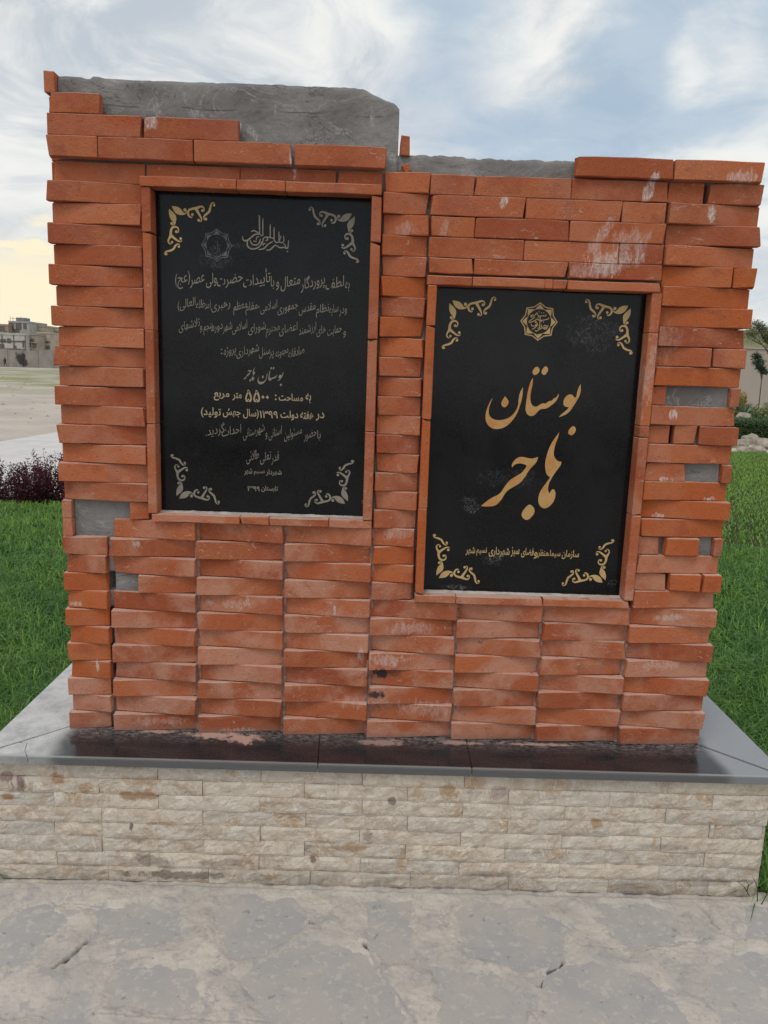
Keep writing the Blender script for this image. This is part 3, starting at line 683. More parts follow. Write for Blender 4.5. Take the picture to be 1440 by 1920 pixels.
prof = [(105, 140), (150, 142), (165, 146), (172, 140), (190, 144), (240, 147), (262, 149), (340, 151), (430, 154), (520, 157), (610, 161), (683, 164), (700, 176), (722, 186), (742, 193), (748, 203)]
pf = [S(px, py, .012) for px, py in prof]
def topA(x):
    return float(np.interp(x, [p[0] for p in pf], [p[1] for p in pf]))+.0012*mn.noise(Vector((x*90, 1, 1)))+.0018*mn.noise(Vector((x*30, 1, 1)))
prof2 = [(748, 290), (770, 289), (860, 292), (880, 296), (930, 297), (960, 299), (1000, 298), (1030, 301), (1060, 300), (1085, 303), (1440, 318)]
pf2 = [S(px, py, .012) for px, py in prof2]
def topB(x): return float(np.interp(x, [p[0] for p in pf2], [p[1] for p in pf2]))+.0035*mn.noise(Vector((x*45, 5, 1)))+.002*mn.noise(Vector((x*110, 5, 1)))
xa0, xa1 = .0235, S(748, 240, .012)[0]
va, fa = core_part(xa0, xa1, topA, .5, 3.3); vb, fb = core_part(xa1+.0005, 1.626, topB, .5, 8.1)
core_v = va+vb; core_f = fa+[tuple(i+len(va) for i in q) for q in fb]
vl, fl = core_part(xa0, 1.626, lambda x: .4995, .0, 5.5); core_f += [tuple(i+len(core_v) for i in q) for q in fl]; core_v += vl
m, t = mat('pinkish_joint_mortar'); setc(t, t.mix(t.ramp(t.noise(t.pos, 60, 5), .4, .6), (.34, .22, .18), (.22, .15, .13)), .95, .1, t.noise(t.pos, 90, 5), .6, .004); M['joint'] = m
for c_, k0, k1 in ((1.5, 0, 11.9), (2.5, 0, 11.9), (3.5, 0, 11.9), (4.5, 0, 7.9), (5.5, 0, 7.9), (6.5, 0, 7.9)):
    mb = MB(); n_ = 24
    for i in range(n_): q_ = (k1-k0)*CH/n_; mb.box(c_*L-.006, c_*L+.006, .007+random.uniform(-.002, .003), .02, k0*CH+i*q_+.0005, k0*CH+(i+1)*q_+.0004)
    o = mb.build('mortar_joint', M['joint']); to_local(o, wall)
holes = [(xs_of(1322, 29), xs_of(1330, 29), 29), (xs_of(1256, 17), xs_of(1265, 17), 17), (xs_of(1238, 11), xs_of(1246, 11), 11), (xs_of(1251, 9), xs_of(1254, 9), 9)]+[(.104, .116, k) for k in (3, 4, 5, 6, 8)]
# recess for the two plaques: push the core front back there
cv = []
for (x, y, z) in core_v:
    if y < .05 and ((LX0 < x < LX3 and LZ0 < z < LZ3) or (RX0 < x < RX3 and RZ0 < z < RZ3)): y += .035
    if y < .05 and any(a0-.004 < x < a1+.004 and k0*CH < z < (k0+1)*CH for a0, a1, k0 in holes): y += .045
    cv.append((x, y, z))
me = mesh('concrete_core', cv, core_f, True)
o = link('concrete_core', me, None, M['concrete']); to_local(o, wall); me.polygons.foreach_set('use_smooth', [len(p.vertices) == 4 for p in me.polygons])

# ------------------------------------------------------------------ plaques and their writing
PYF = .0235                                    # front face of both plaques
def plaque(name, x0, x1, z0, z1, label):
    root = empty(name, ((x0+x1)/2, PYF+.01, z0)); tag(root, label, 'plaque', 'black stone plaques framed in the brick wall')
    bm = bmesh.new(); bmesh.ops.create_cube(bm, size=1)
    for v in bm.verts: v.co = Vector(((x0+x1)/2+v.co.x*(x1-x0), PYF+.01+v.co.y*.02, (z0+z1)/2+v.co.z*(z1-z0)))
    me = bpy.data.meshes.new('stone_slab'); bm.to_mesh(me); bm.free()
    o = link('stone_slab', me, None, M['granite']); to_local(o, root); return root
plL = plaque('inscribed_plaque', LX1+.001, LX2-.001, LZ1+.001, LZ2+.002, 'left, higher black stone plaque with many small lines of Persian text')
plR = plaque('name_plaque', RX1+.001, RX2-.001, RZ1+.001, RZ2+.002, 'right, lower black stone plaque with two big golden Persian words')
LY = PYF-.0006
class Flat:                                    # flat painted shapes lying on a plaque, gathered in ONE mesh
    def __init__(s): s.v = []; s.f = []; s.n = 0
    def y(s): s.n += 1; return LY-.00002*(s.n % 20)
    def poly(s, pts, smooth=2):
        P = [np.array(p, float) for p in pts]
        for _ in range(smooth):                # corner-keeping rounding
            Q = []; n = len(P)
            for i in range(n):
                a, b, c = P[i-1], P[i], P[(i+1) % n]; u = a-b; w_ = c-b
                cs = (u@w_)/(np.linalg.norm(u)*np.linalg.norm(w_)+1e-12)
                if cs > .25: Q.append(b)       # sharp tip stays
                else: Q += [b+.25*u, b+.25*w_]
            P = Q
        y = s.y(); b0 = len(s.v); s.v += [(p[0], y, p[1]) for p in P]; s.f.append(tuple(range(b0, b0+len(P))))
    def disc(s, c, r, n=12): 
        y = s.y(); b0 = len(s.v); s.v += [(c[0]+r*math.cos(2*math.pi*i/n), y, c[1]+r*math.sin(2*math.pi*i/n)) for i in range(n)]; s.f.append(tuple(range(b0, b0+n)))
    def stroke(s, pts, sub=5):                 # pts: (x, z, width)
        A = np.array(pts, float); n = len(A); ext = np.vstack([2*A[0]-A[1], A, 2*A[-1]-A[-2]]); C_ = []
        for i in range(n-1):
            p0, p1, p2, p3 = ext[i:i+4]
            for k in range(sub):
                t = k/sub; C_.append(.5*((2*p1)+(-p0+p2)*t+(2*p0-5*p1+4*p2-p3)*t*t+(-p0+3*p1-3*p2+p3)*t**3))
        C_.append(A[-1]); C_ = np.array(C_); d = np.gradient(C_[:, :2], axis=0); d /= np.linalg.norm(d, axis=1)[:, None]+1e-12
        nrm = np.stack([-d[:, 1], d[:, 0]], 1); wd = np.maximum(C_[:, 2:3], 1e-5)/2
        Lf = C_[:, :2]+nrm*wd; Rt = C_[:, :2]-nrm*wd; y = s.y(); b0 = len(s.v)
        for a, b in zip(Lf, Rt): s.v += [(a[0], y, a[1]), (b[0], y, b[1])]
        for i in range(len(C_)-1): s.f.append((b0+2*i, b0+2*i+1, b0+2*i+3, b0+2*i+2))
    def build(s, name, mat_, root):
        me = mesh(name, s.v, s.f)
        bm = bmesh.new(); bm.from_mesh(me); bmesh.ops.triangulate(bm, faces=[f for f in bm.faces if len(f.verts) > 4]); 
        for f in bm.faces:
            if f.normal.y > 0: f.normal_flip()
        bm.to_mesh(me); bm.free()
        o = link(name, me, None, mat_); to_local(o, root); return o
MPP = float(np.linalg.norm(onY(1001, 800, LY)-onY(1000, 800, LY)))   # metres per photograph pixel about the plaques
def tr(pts, ox, oy, sc): return [S(ox+p[0]/sc, oy+p[1]/sc, LY) for p in pts]
# --- big words
A1 = dict(
 noon=[(265,515),(245,560),(222,620),(215,690),(240,740),(300,768),(380,765),(460,735),(520,670),(550,600),(555,520),(570,450),(603,395),(600,490),(575,590),(540,690),(480,780),(400,850),(300,872),(235,850),(185,790),(180,700),(205,620),(235,550)],
 noon_dot=[(400,497),(455,560),(400,637),(347,585)],
 sta=[(716,290),(712,370),(690,450),(685,540),(700,595),(735,618),(770,610),(800,585),(835,575),(855,583),(885,560),(910,548),(925,553),(950,520),(965,518),(985,500),(1003,470),(1008,482),(1000,510),(975,555),(930,595),(880,630),(845,640),(820,640),(795,645),(760,680),(735,710),(700,723),(665,715),(638,680),(630,640),(640,560),(655,450),(680,360),(700,310)],
 ta1=[(758,150),(803,205),(742,272),(697,228)], ta2=[(855,150),(887,182),(885,215),(845,270),(800,225)],
 bo=[(1252,360),(1256,420),(1242,490),(1205,555),(1170,610),(1140,655),(1105,690),(1060,717),(1005,733),(1030,705),(1080,665),(1112,635),(1118,620),(1085,618),(1060,600),(1055,565),(1070,520),(1105,480),(1145,475),(1168,488),(1183,520),(1203,505),(1213,450),(1232,395)],
 be_dot=[(1163,823),(1200,855),(1195,900),(1150,947),(1097,905)])
A2 = dict(
 ha=[(1013,62),(995,130),(970,190),(950,270),(950,330),(975,370),(1010,395),(1037,390),(1035,420),(1010,460),(970,510),(940,555),(915,600),(895,640),(885,680),(885,720),(903,752),(920,720),(935,702),(955,705),(970,740),(968,790),(945,850),(900,900),(850,922),(810,910),(780,870),(773,820),(785,755),(820,690),(860,640),(890,595),(912,570),(885,555),(860,520),(850,430),(858,370),(880,290),(910,210),(960,130)],
 jr=[(773,340),(765,380),(740,420),(700,455),(665,500),(620,575),(570,635),(500,675),(440,710),(400,750),(375,800),(330,860),(280,893),(200,900),(130,893),(180,850),(250,800),(320,770),(360,735),(400,670),(450,605),(520,560),(590,520),(630,470),(650,435),(610,420),(560,410),(510,425),(483,458),(473,435),(500,385),(545,345),(600,338),(660,355),(710,360),(750,348)],
 dot=[(663,868),(710,890),(738,935),(725,990),(645,1067),(567,993)])
fl_ = Flat(); [fl_.poly(tr(p, 880, 660, 6)) for p in A1.values()]; fl_.build('lettering', M['gold'], plR)
fl_ = Flat(); [fl_.poly(tr(p, 880, 800, 6)) for p in A2.values()]; fl_.build('lettering', M['gold'], plR)
fl_ = Flat()
for p in A1.values(): fl_.poly([S(310+(655+(q[0]-180)/5.87)/3.79, 640+(180+(q[1]-150)/5.7)/3.79, LY) for q in p])
fl_.poly([S(310+(612+(q[0]-773)/9.6)/3.79, 640+(183+(q[1]-62)/8.9)/3.79, LY) for q in A2['ha']])
for kx in ('jr', 'dot'): fl_.poly([S(310+(553+(q[0]-130)/10.6)/3.79, 640+(203+(q[1]-338)/8.4)/3.79, LY) for q in A2[kx]])
fl_.build('lettering', M['gold_grey'], plL)
# --- corner scrolls, measured from the leaf tip corner of the top left one
LEAF1 = [(220,108),(290,112),(345,138),(375,180),(395,205),(425,198),(438,172),(436,205),(405,228),(350,236),(295,222),(255,190),(235,150)]
LEAF2 = [(177,145),(225,185),(265,225),(282,270),(270,320),(262,360),(235,382),(205,380),(232,360),(240,335),(215,315),(190,280),(172,220)]
DISCS = [(410,160,23),(207,350,21),(515,225,20),(665,170,20),(605,305,20),(838,98,18),(710,288,21),(268,465,20),(200,612,18),(330,563,20),(298,675,18),(105,780,20)]
STR = [[(518,262,10),(490,264,22),(462,240,28),(452,200,30),(470,165,30),(510,148,30),(560,140,36),(605,128,34),(650,115,26),(685,130,18),(692,165,12),(682,182,8)],
 [(575,150,44),(602,200,34),(625,240,30),(645,280,20),(645,315,14),(622,328,8)],
 [(852,90,6),(845,68,8),(820,62,14),(795,85,22),(780,140,30),(760,190,32),(715,225,30),(685,255,20),(680,288,10),(695,304,8)],
 [(285,485,8),(303,460,14),(300,420,20),(265,398,26),(215,410,32),(190,460,34),(185,520,40),(160,560,28),(145,600,22),(160,632,16),(190,640,10)],
 [(190,518,42),(240,560,32),(290,595,24),(325,605,16),(350,590,8)],
 [(315,662,6),(305,645,8),(280,638,16),(245,665,28),(215,710,30),(160,735,28),(110,745,22),(80,770,10),(85,792,8)],
 [(405,186,10),(430,172,10),(424,145,8)], [(225,335,8),(238,352,10),(222,372,10)]]
def corner(root, tip, sx, sz, mt, sc=1.0):
    tx, tz = S(tip[0], tip[1], LY); k = MPP/8*sc; fl = Flat(); rx, rz = 195, 120
    # undo the slight lean of the measured drawing
    def cv_(x, y): x_ = x-rx; y_ = y-ry0; return (tx+sx*(x_+.03*y_)*k, tz-sz*(y_-.035*x_)*k)
    ry0 = rz
    for lf in (LEAF1, LEAF2): fl.poly([cv_(*p) for p in lf], 1)
    for x, y, r in DISCS: fl.disc(cv_(x, y), r*k)
    for s_ in STR: fl.stroke([(*cv_(x, y), w_*k) for x, y, w_ in s_], 4)
    fl.build('corner_scroll', mt, root)
for tip, sx, sz in (((845, 565), 1, 1), ((1181, 575), -1, 1), ((820, 1082), 1, -1), ((1133, 1091), -1, -1)): corner(plR, tip, sx, sz, M['gold_pale'])
for (tip, sx, sz), mt in zip((((319, 388), 1, 1), ((663, 402), -1, 1), ((333, 933), 1, -1), ((650, 943), -1, -1)), ('gold_pale', 'gold_grey', 'gold_grey', 'gold_grey')): corner(plL, tip, sx, sz, M[mt], .97)
# --- star emblem
def emblem(root, cpx, r_px, mt, callig=True, wob=0.0):
    cx, cz = S(cpx[0], cpx[1], LY); k = r_px*MPP/450; fl = Flat()
    def q(r, deg): return (cx+r*k*math.sin(R(deg)), cz+r*k*math.cos(R(deg)))
    ring = []
    for i in range(8): ring += [q(448, i*45), q(372, i*45+22.5)]
    ring_in = []
    for i in range(8): ring_in += [q(418, i*45), q(348, i*45+22.5)]
    y = fl.y(); b0 = len(fl.v); n = 16
    fl.v += [(p[0], y, p[1]) for p in ring]+[(p[0], y, p[1]) for p in ring_in]
    fl.f += [(b0+i, b0+(i+1) % n, b0+n+(i+1) % n, b0+n+i) for i in range(n)]
    for i in range(8):
        a = i*45; fl.poly([q(400, a), q(322, a+16), q(300, a+17), q(292, a+8), q(290, a), q(292, a-8), q(300, a-17), q(322, a-16)], 0)
    for i in range(32):
        a = i*11.25; fl.poly([q(304, a), q(304, a+11.25), q(290, a+11.25), q(290, a)], 0)
    def c(x, y_): return (cx+(x-663)*k, cz-(y_-693)*k)
    ST = [[(450,575),(480,592),(560,545),(600,495),(625,545),(660,568),(740,555),(800,557),(828,525)], [(560,590),(500,640),(430,690),(440,722),(470,715),(560,672),(618,632),(660,660),(740,660),(830,640),(880,625),(885,590)],
     [(478,755),(500,800),(580,792),(625,755),(600,708),(560,715)], [(685,560),(685,700),(683,830)], [(510,872),(560,850),(620,792),(645,760)], [(580,898),(622,915),(700,862),(742,825),(718,758)], [(640,850),(680,840),(700,800)],
     [(745,832),(840,862),(868,810),(885,768)], [(780,805),(800,775),(835,780),(845,810),(815,830),(785,818)], [(450,560),(520,540)], [(560,660),(600,700)]]
    for s_ in (ST if callig else ST[2:6]): fl.stroke([(*c(x, y_), (20 if callig else 12)*k) for x, y_ in s_], 3)
    for x, y_ in ((650, 470), (705, 488), (762, 490), (640, 600), (720, 690), (770, 700), (590, 760)): fl.disc(c(x, y_), 13*k, 8)
    fl.build('star_emblem', mt, root)
emblem(plR, (1010.6, 603), 34.5, M['gold_pale']); emblem(plL, (406.5, 460), 28.5, M['gold_faint'], False)
# --- opening formula in thuluth strokes
fl = Flat()
for s_ in ([(238,1020,3),(239,1040,9),(240,1150,6)], [(263,1040,3),(262,1070,7),(262,1160,6)], [(313,1080,3),(312,1100,7),(312,1172,6)], [(338,1100,3),(338,1120,7),(338,1190,6)], [(370,1130,3),(371,1150,7),(372,1200,6)],
 [(125,1162,3),(132,1190,8),(158,1190,9),(188,1166,8),(212,1150,8),(235,1150,5)], [(182,1132,4),(200,1125,8),(222,1134,7),(258,1162,5)], [(160,1192,6),(157,1222,8),(178,1246,8),(215,1246,8),(242,1228,7),(262,1198,6),(262,1180,5)],
 [(176,1190,5),(190,1216,7),(218,1222,7),(238,1206,7),(246,1180,5)], [(218,1190,5),(222,1170,5),(238,1165,6)], [(232,1252,5),(268,1246,8),(296,1218,7),(330,1198,6)], [(284,1256,5),(310,1254,8),(345,1224,7),(362,1232,6),(380,1240,8),(405,1238,8),(430,1242,7),(436,1190,5)],
 [(262,1190,5),(272,1172,6),(290,1170,6),(296,1186,6),(280,1194,5)], [(285,1165,4),(312,1172,6),(338,1178,6)], [(338,1188,6),(352,1205,7),(372,1202,7),(388,1206,7),(404,1196,6),(402,1160,5)], [(372,1200,6),(386,1160,5)], [(250,1200,5),(262,1212,6),(280,1212,6)], [(400,1210,4),(412,1222,6),(420,1240,5)]):
    fl.stroke([(*S(420+x/3.6, 120+y/3.6, LY), w_/3.6*MPP) for x, y, w_ in s_], 4)
for x, y in ((428, 1266), (203, 1196), (214, 1198), (265, 1222), (292, 1180)): fl.disc(S(420+x/3.6, 120+y/3.6, LY), 4.5/3.6*MPP, 8)
fl.build('lettering', M['gold_grey'], plL)
# --- typeset words; contextual letter forms laid out from right to left
FORMS = {}
def reg(ch, base, n=4): FORMS[ch] = [base+i for i in range(n)]
for ch, b_, n_ in (('ا',0xFE8D,2),('أ',0xFE83,2),('ب',0xFE8F,4),('پ',0xFB56,4),('ت',0xFE95,4),('ث',0xFE99,4),('ج',0xFE9D,4),('ح',0xFEA1,4),('د',0xFEA9,2),('ر',0xFEAD,2),('ز',0xFEAF,2),('ژ',0xFB8A,2),('س',0xFEB1,4),('ش',0xFEB5,4),('ص',0xFEB9,4),('ض',0xFEBD,4),
    ('ط',0xFEC1,4),('ظ',0xFEC5,4),('ع',0xFEC9,4),('ف',0xFED1,4),('ق',0xFED5,4),('گ',0xFB92,4),('ل',0xFEDD,4),('م',0xFEE1,4),('ن',0xFEE5,4),('ه',0xFEE9,4),('و',0xFEED,2),('ی',0xFBFC,4),('ئ',0xFE89,4)): reg(ch, b_, n_)
def shape(wd):
    if wd[0] in '۰۱۲۳۴۵۶۷۸۹': return wd
    out = []; prev = False; i = 0
    while i < len(wd):
        ch = wd[i]
        if wd[i:i+2] == 'لا': out.append(chr(0xFEFC if prev else 0xFEFB)); prev = False; i += 2; continue
        if ch not in FORMS: out.append({'(': ')', ')': '('}.get(ch, ch)); prev = False; i += 1; continue
        fm = FORMS[ch]; nxt = i+1 < len(wd) and wd[i+1] in FORMS; dual = len(fm) == 4
        out.append(chr(fm[(3 if nxt and dual else 1) if prev else (2 if nxt and dual else 0)])); prev = dual; i += 1
    return ''.join(out[::-1])
tcu = bpy.data.curves.new('type', 'FONT'); tcu.resolution_u = 3; tob = bpy.data.objects.new('type', tcu); COL.objects.link(tob)
def word_geo(wd, offset, shear):
    tcu.body = shape(wd); tcu.offset = offset; bpy.context.view_layer.update()
    me = tob.to_mesh(); n = len(me.vertices); V = np.empty(n*3); me.vertices.foreach_get('co', V); V = V.reshape(-1, 3)[:, :2].copy()
    fs = [tuple(p.vertices) for p in me.polygons]; tob.to_mesh_clear(); V[:, 1] += shear*V[:, 0]; return V, fs
def line(words, mt, root, offset=.0, shear=.0, base=None, em=None):
    """words as (text, x0, y0, x1, y1) measured on the photograph; base = baseline height at x = 500, em = type size in the same units"""
    v = []; f = []
    for n_, (wd, x0, y0, x1, y1) in enumerate(words):
        V, fs = word_geo(wd, offset, shear); mn_, mx_ = V.min(0), V.max(0); wm = (x1-x0)*MPP
        if base is None:
            cx, cz = S((x0+x1)/2, (y0+y1)/2, LY); hm = (y1-y0)*MPP; U = (V-(mn_+mx_)/2)/(mx_-mn_)*np.array([wm, hm])
        else:
            xm = (x0+x1)/2; cx, cz = S(xm, base+.036*(xm-500), LY)
            U = np.stack([(V[:, 0]-(mn_[0]+mx_[0])/2)/(mx_[0]-mn_[0])*wm, (V[:, 1]-shear*(mn_[0]*.7+mx_[0]*.3))*em*MPP], 1)
        b0 = len(v); v += [(cx+a, LY-.00002*(n_ % 3), cz+b) for a, b in U]; f += [tuple(b0+i for i in q) for q in fs]
    me = mesh('lettering', v, f); bm = bmesh.new(); bm.from_mesh(me)
    for q in bm.faces:
        if q.normal.y > 0: q.normal_flip()
    bm.to_mesh(me); bm.free(); o = link('lettering', me, None, mt); to_local(o, root)
GG = M['gold_grey']; GP = M['gold_pale']
line([('به',647,533,655,549),('لطف',611,518,644,538),('پروردگار',565,515,608,549),('متعال',527,512,562,541),('و',518,526,523,534),('با',508,514,514,544),('تأییدات',457,508,506,548),('حضرت',408,507,454,533),('ولی',387,512,406,534),('عصر',357,510,383,531),('(عج)',329,506,356,535)], GG, plL, .0, .16, 537, 26)
line([('ودر',636,575,650,586),('سایه',617,571,634,592),('نظام',593,566,616,590),('مقدس',561,569,591,585),('جمهوری',521,565,558,584),('اسلامی',489,567,519,583),('،مقام',461,565,486,584),('معظم',438,553,463,586),('رهبری',397,562,431,582),('(مد',384,563,395,577),('ظله',368,556,384,574),('العالی)',334,558,366,576)], GG, plL, -.006, .16, 583, 21)
line([('و',644,616,648,627),('حمایت',614,617,640,634),('های',594,610,610,631),('ارزشمند',561,604,592,626),('اعضای',524,610,557,626),('محترم',499,603,524,631),('شورای',466,603,498,626),('اسلامی',436,608,463,624),('شهر',418,601,435,622),('دوره',398,609,417,620),('پنجم',382,597,398,628),('و',375,609,379,618),('تلاشهای',336,598,374,620)], GG, plL, -.006, .16, 623, 21)
line([('صادقانه',541,651,570,668),('مجموعه',517,648,540,667),('پر',505,656,513,675),('سنل',486,643,506,669),('شهرداری',444,645,485,667),('پروژه',420,649,442,672),(':',414,653,417,662)], GG, plL, -.006, .16, 667, 21)
line([('به',573,738,583,756),('مساحت',523,738,568,752),(':',515.5,740,518.5,750),('۵۵۰۰',460,731,504,754),('متر',436,737,453,751),('مربع',401,736,430,751)], M['gold_mid'], plL, .018)
line([('در',592,773,608,789),('هفته',563,771,588,786),('دولت',526,770,559,788),('۱۳۹۹',487,769,521,784),('(سال',456,767,485,785),('جهش',418,766,451,783),('تولید)',377,764,414,783)], M['gold_mid'], plL, .016)
line([('با',595,808,601,829),('حضور',570,802,593,821),('مسئولین',533,806,566,829),('استانی',504,798,528,823),('و',498,812,501,820),('شهرستانی',456,795,496,823),('احداث',416,798,452,817),('گردید.',386,790,421,822)], GG, plL, -.008, .16, 819, 23)
line([('قدر',509,848,523,865),('تعلی',488,842,508,869),('طلائی',462,843,485,867)], GG, plL, -.006, .16, 865, 24)
line([('شهردار',499,880,528,892.5),('نسیم',476,881,496,891),('شهر',458,878,473,891.5)], GG, plL, .012)
line([('تابستان',490,911,521,923),('۱۳۹۹',464,910,487,921)], GG, plL, .02)
line([('سازمان',1053,1031,1086,1049),('سیما،',1028,1031,1051,1046),('منظر',1008,1029,1028,1047),('و',1001,1035,1008,1048),('فضای',977,1027,1001,1046),('سبز',958,1025,974,1045),('شهرداری',916,1025,956,1045),('نسیم',893,1026,913,1043),('شهر',873,1025,891,1042)], GP, plR, .012)
bpy.data.objects.remove(tob)

# ------------------------------------------------------------------ lawn
def make_leaf(name, c1, c2, c3, spec=.3, rough=.55, trans=.25, scale=3):
    m, t = mat(name)
    f = t.noise(t.pos, scale, 4); g_n = t.new('ShaderNodeAttribute', attribute_name='shade').outputs['Fac']
    c = t.mix(t.ramp(f, .35, .65), c1, c2); c = t.mix(g_n, c, c3)
    setc(t, c, rough, spec)
    tl = t.new('ShaderNodeBsdfTranslucent', inp={0: c}); mx = t.new('ShaderNodeMixShader', inp={0: trans, 1: t.b.outputs[0], 2: tl.outputs[0]})
    t.l.new(mx.outputs[0], [n for n in t.n if n.type == 'OUTPUT_MATERIAL'][0].inputs[0]); return m
def blades(n, place, lmin, lmax, wmin, wmax, lean=.7, seed=1):
    r = np.random.default_rng(seed); xy, zb = place(n, r); n = len(xy)
    h = r.uniform(lmin, lmax, n); wd = r.uniform(wmin, wmax, n); az = r.uniform(0, 2*np.pi, n); ln = r.uniform(.1, lean, n)*h
    clump = fbm(xy, 6, 3, 3.)-.5; az = az*.75+clump*8
    dx_, dy_ = np.cos(az), np.sin(az); px_, py_ = -dy_, dx_
    V = np.zeros((n, 7, 3)); base = np.stack([xy[:, 0], xy[:, 1], zb], 1)
    for i, (s, hh, ww) in enumerate(((0, 0, 1), (.22, .45, .95), (.62, .82, .7))):
        c = base+np.stack([dx_*ln*s, dy_*ln*s, h*hh*(1-.25*s*(ln/h))], 1)
        V[:, 2*i] = c+np.stack([px_, py_, 0*px_], 1)*(wd*ww/2)[:, None]; V[:, 2*i+1] = c-np.stack([px_, py_, 0*px_], 1)*(wd*ww/2)[:, None]
    V[:, 6] = base+np.stack([dx_*ln*1.25, dy_*ln*1.25, h*(.98-.35*(ln/h))], 1)
    b = (np.arange(n)*7)[:, None]
    tri = np.concatenate([b+np.array(q)[None] for q in ((0, 1, 3), (0, 3, 2), (2, 3, 5), (2, 5, 4), (4, 5, 6))], 1).reshape(-1, 3)
    sh = np.clip(r.normal(.18, .38, n)+clump*1.2+np.clip((xy[:, 1]-3)/5, 0, .8), 0, 1)
    return V.reshape(-1, 3), tri, np.repeat(sh, 7)
def grass_obj(name, parts, m, label):
    Vs, Ts, Ss, o_ = [], [], [], 0
    for V, t_, s_ in parts: Vs.append(V); Ts.append(t_+o_); Ss.append(s_); o_ += len(V)
    me = fast_mesh(name, np.concatenate(Vs), np.concatenate(Ts)); at = me.attributes.new('shade', 'FLOAT', 'POINT'); at.data.foreach_set('value', np.concatenate(Ss).astype(np.float32))
    o = link(name, me, None, m); tag(o, label, 'grass', kind='stuff'); return o
M['grass'] = make_leaf('lawn_grass', (.045, .145, .023), (.075, .190, .032), (.23, .40, .065), .4, .45, .35)
def zone(x0, x1, y0, y1, cut=None):
    def f(n, r):
        xy = np.stack([r.uniform(x0, x1, n), r.uniform(y0, y1, n)], 1)
        if cut: xy = xy[cut(xy)]
        return xy, np.full(len(xy), -.385)
    return f
NE = lambda xy: (xy[:, 0] < -.150) | (xy[:, 0] > 1.785) | (xy[:, 1] > .54)
pv = lambda xy: ~((xy[:, 1] < -.13) & (xy[:, 0] > -.66) & (xy[:, 0] < 2.02))
both = lambda xy: NE(xy) & pv(xy)
left = [blades(21000, zone(-1.3, -.13, -.3, 1.3, both), .05, .13, .0025, .0055, 1.5, 1), blades(30000, zone(-2.4, -.1, 1.2, 3.0), .05, .12, .003, .006, 1.4, 2), blades(30000, zone(-4.2, -.3, 2.9, 5.0), .04, .10, .004, .008, 1.2, 3)]
left += [blades(26000, zone(-9, -4, -3, 5.3, below_path), .04, .08, .007, .012, 1.2, 7), blades(24000, zone(-4.4, -1.2, -3, 3.0, both), .05, .10, .006, .010, 1.2, 8)]
grass_obj('grass', left, M['grass'], 'thick green lawn grass left of the pedestal, up to the purple shrubs')
right = [blades(27000, zone(1.78, 3.2, -.5, 1.5, both), .05, .14, .0025, .0058, 1.6, 4), blades(34000, zone(1.7, 4.4, 1.4, 4.0), .045, .12, .0035, .007, 1.4, 5), blades(105000, zone(2.5, 11.5, 3.9, 12.8), .02, .045, .006, .011, 1.1, 6)]
right += [blades(34000, zone(-2.0, 2.6, .9, 12.8, lambda q: below_path(q) & ((q[:, 1] > 5.6) | (q[:, 0] > -.3))), .035, .07, .008, .013, 1.2, 9), blades(16000, zone(2.2, 6, -3, 4, pv), .04, .09, .006, .010, 1.2, 10)]
grass_obj('grass', right, M['grass'], 'thick green lawn grass right of the pedestal, up to the stone edging')
# a few long stray blades at the pedestal's right foot
M['straw'] = make_leaf('dry_grass', (.12, .10, .06), (.08, .07, .04), (.16, .14, .08))
sb = MB()
for (px, py), (qx, qy) in (((1405, 1680), (1375, 1648)), ((1420, 1690), (1410, 1640)), ((1400, 1672), (1398, 1650)), ((1425, 1700), (1440, 1660))):
    a = onY(px, py, -.165); b = onY(qx, qy, -.175); a[2] = max(a[2], GZ-.01); mid = (a+b)/2+np.array([.004, -.004, .006]); sb.tube([a, mid, b], [.0014, .0011, .0003], 4)
o = sb.build('dry_grass', M['straw']); tag(o, 'dry brown grass stalks at the right foot of the pedestal', 'grass', kind='stuff')

# ------------------------------------------------------------------ shrubs and plants
def leaf_cloud(pts, dirs, ln, wd, seed, curl=.2):
    r = np.random.default_rng(seed); n = len(pts)
    d = dirs/np.linalg.norm(dirs, axis=1)[:, None]; up = r.normal(size=(n, 3)); s = np.cross(d, up); s /= np.linalg.norm(s, axis=1)[:, None]+1e-9
    L_ = (ln*r.uniform(.6, 1.2, n))[:, None]; W_ = (wd*r.uniform(.6, 1.2, n))[:, None]; nn = np.cross(d, s)
    V = np.stack([pts, pts+d*L_*.5+s*W_/2+nn*W_*curl, pts+d*L_, pts+d*L_*.5-s*W_/2+nn*W_*curl], 1)
    b = (np.arange(n)*4)[:, None]; tri = np.concatenate([b+np.array((0, 1, 2)), b+np.array((0, 2, 3))], 1).reshape(-1, 3)
    return V.reshape(-1, 3), tri, np.repeat(np.clip(r.normal(.3, .3, n), 0, 1), 4)
def leaf_obj(name, V, tri, sh, m, root):
    me = fast_mesh(name, V, tri); at = me.attributes.new('shade', 'FLOAT', 'POINT'); at.data.foreach_set('value', sh.astype(np.float32))
    return link(name, me, root, m)
M['twig'] = simple('twig_bark', (.05, .03, .022), (.03, .02, .015), 30)
M['barberry'] = make_leaf('purple_leaf', (.075, .014, .024), (.040, .010, .017), (.17, .04, .055), .3, .5, .3)
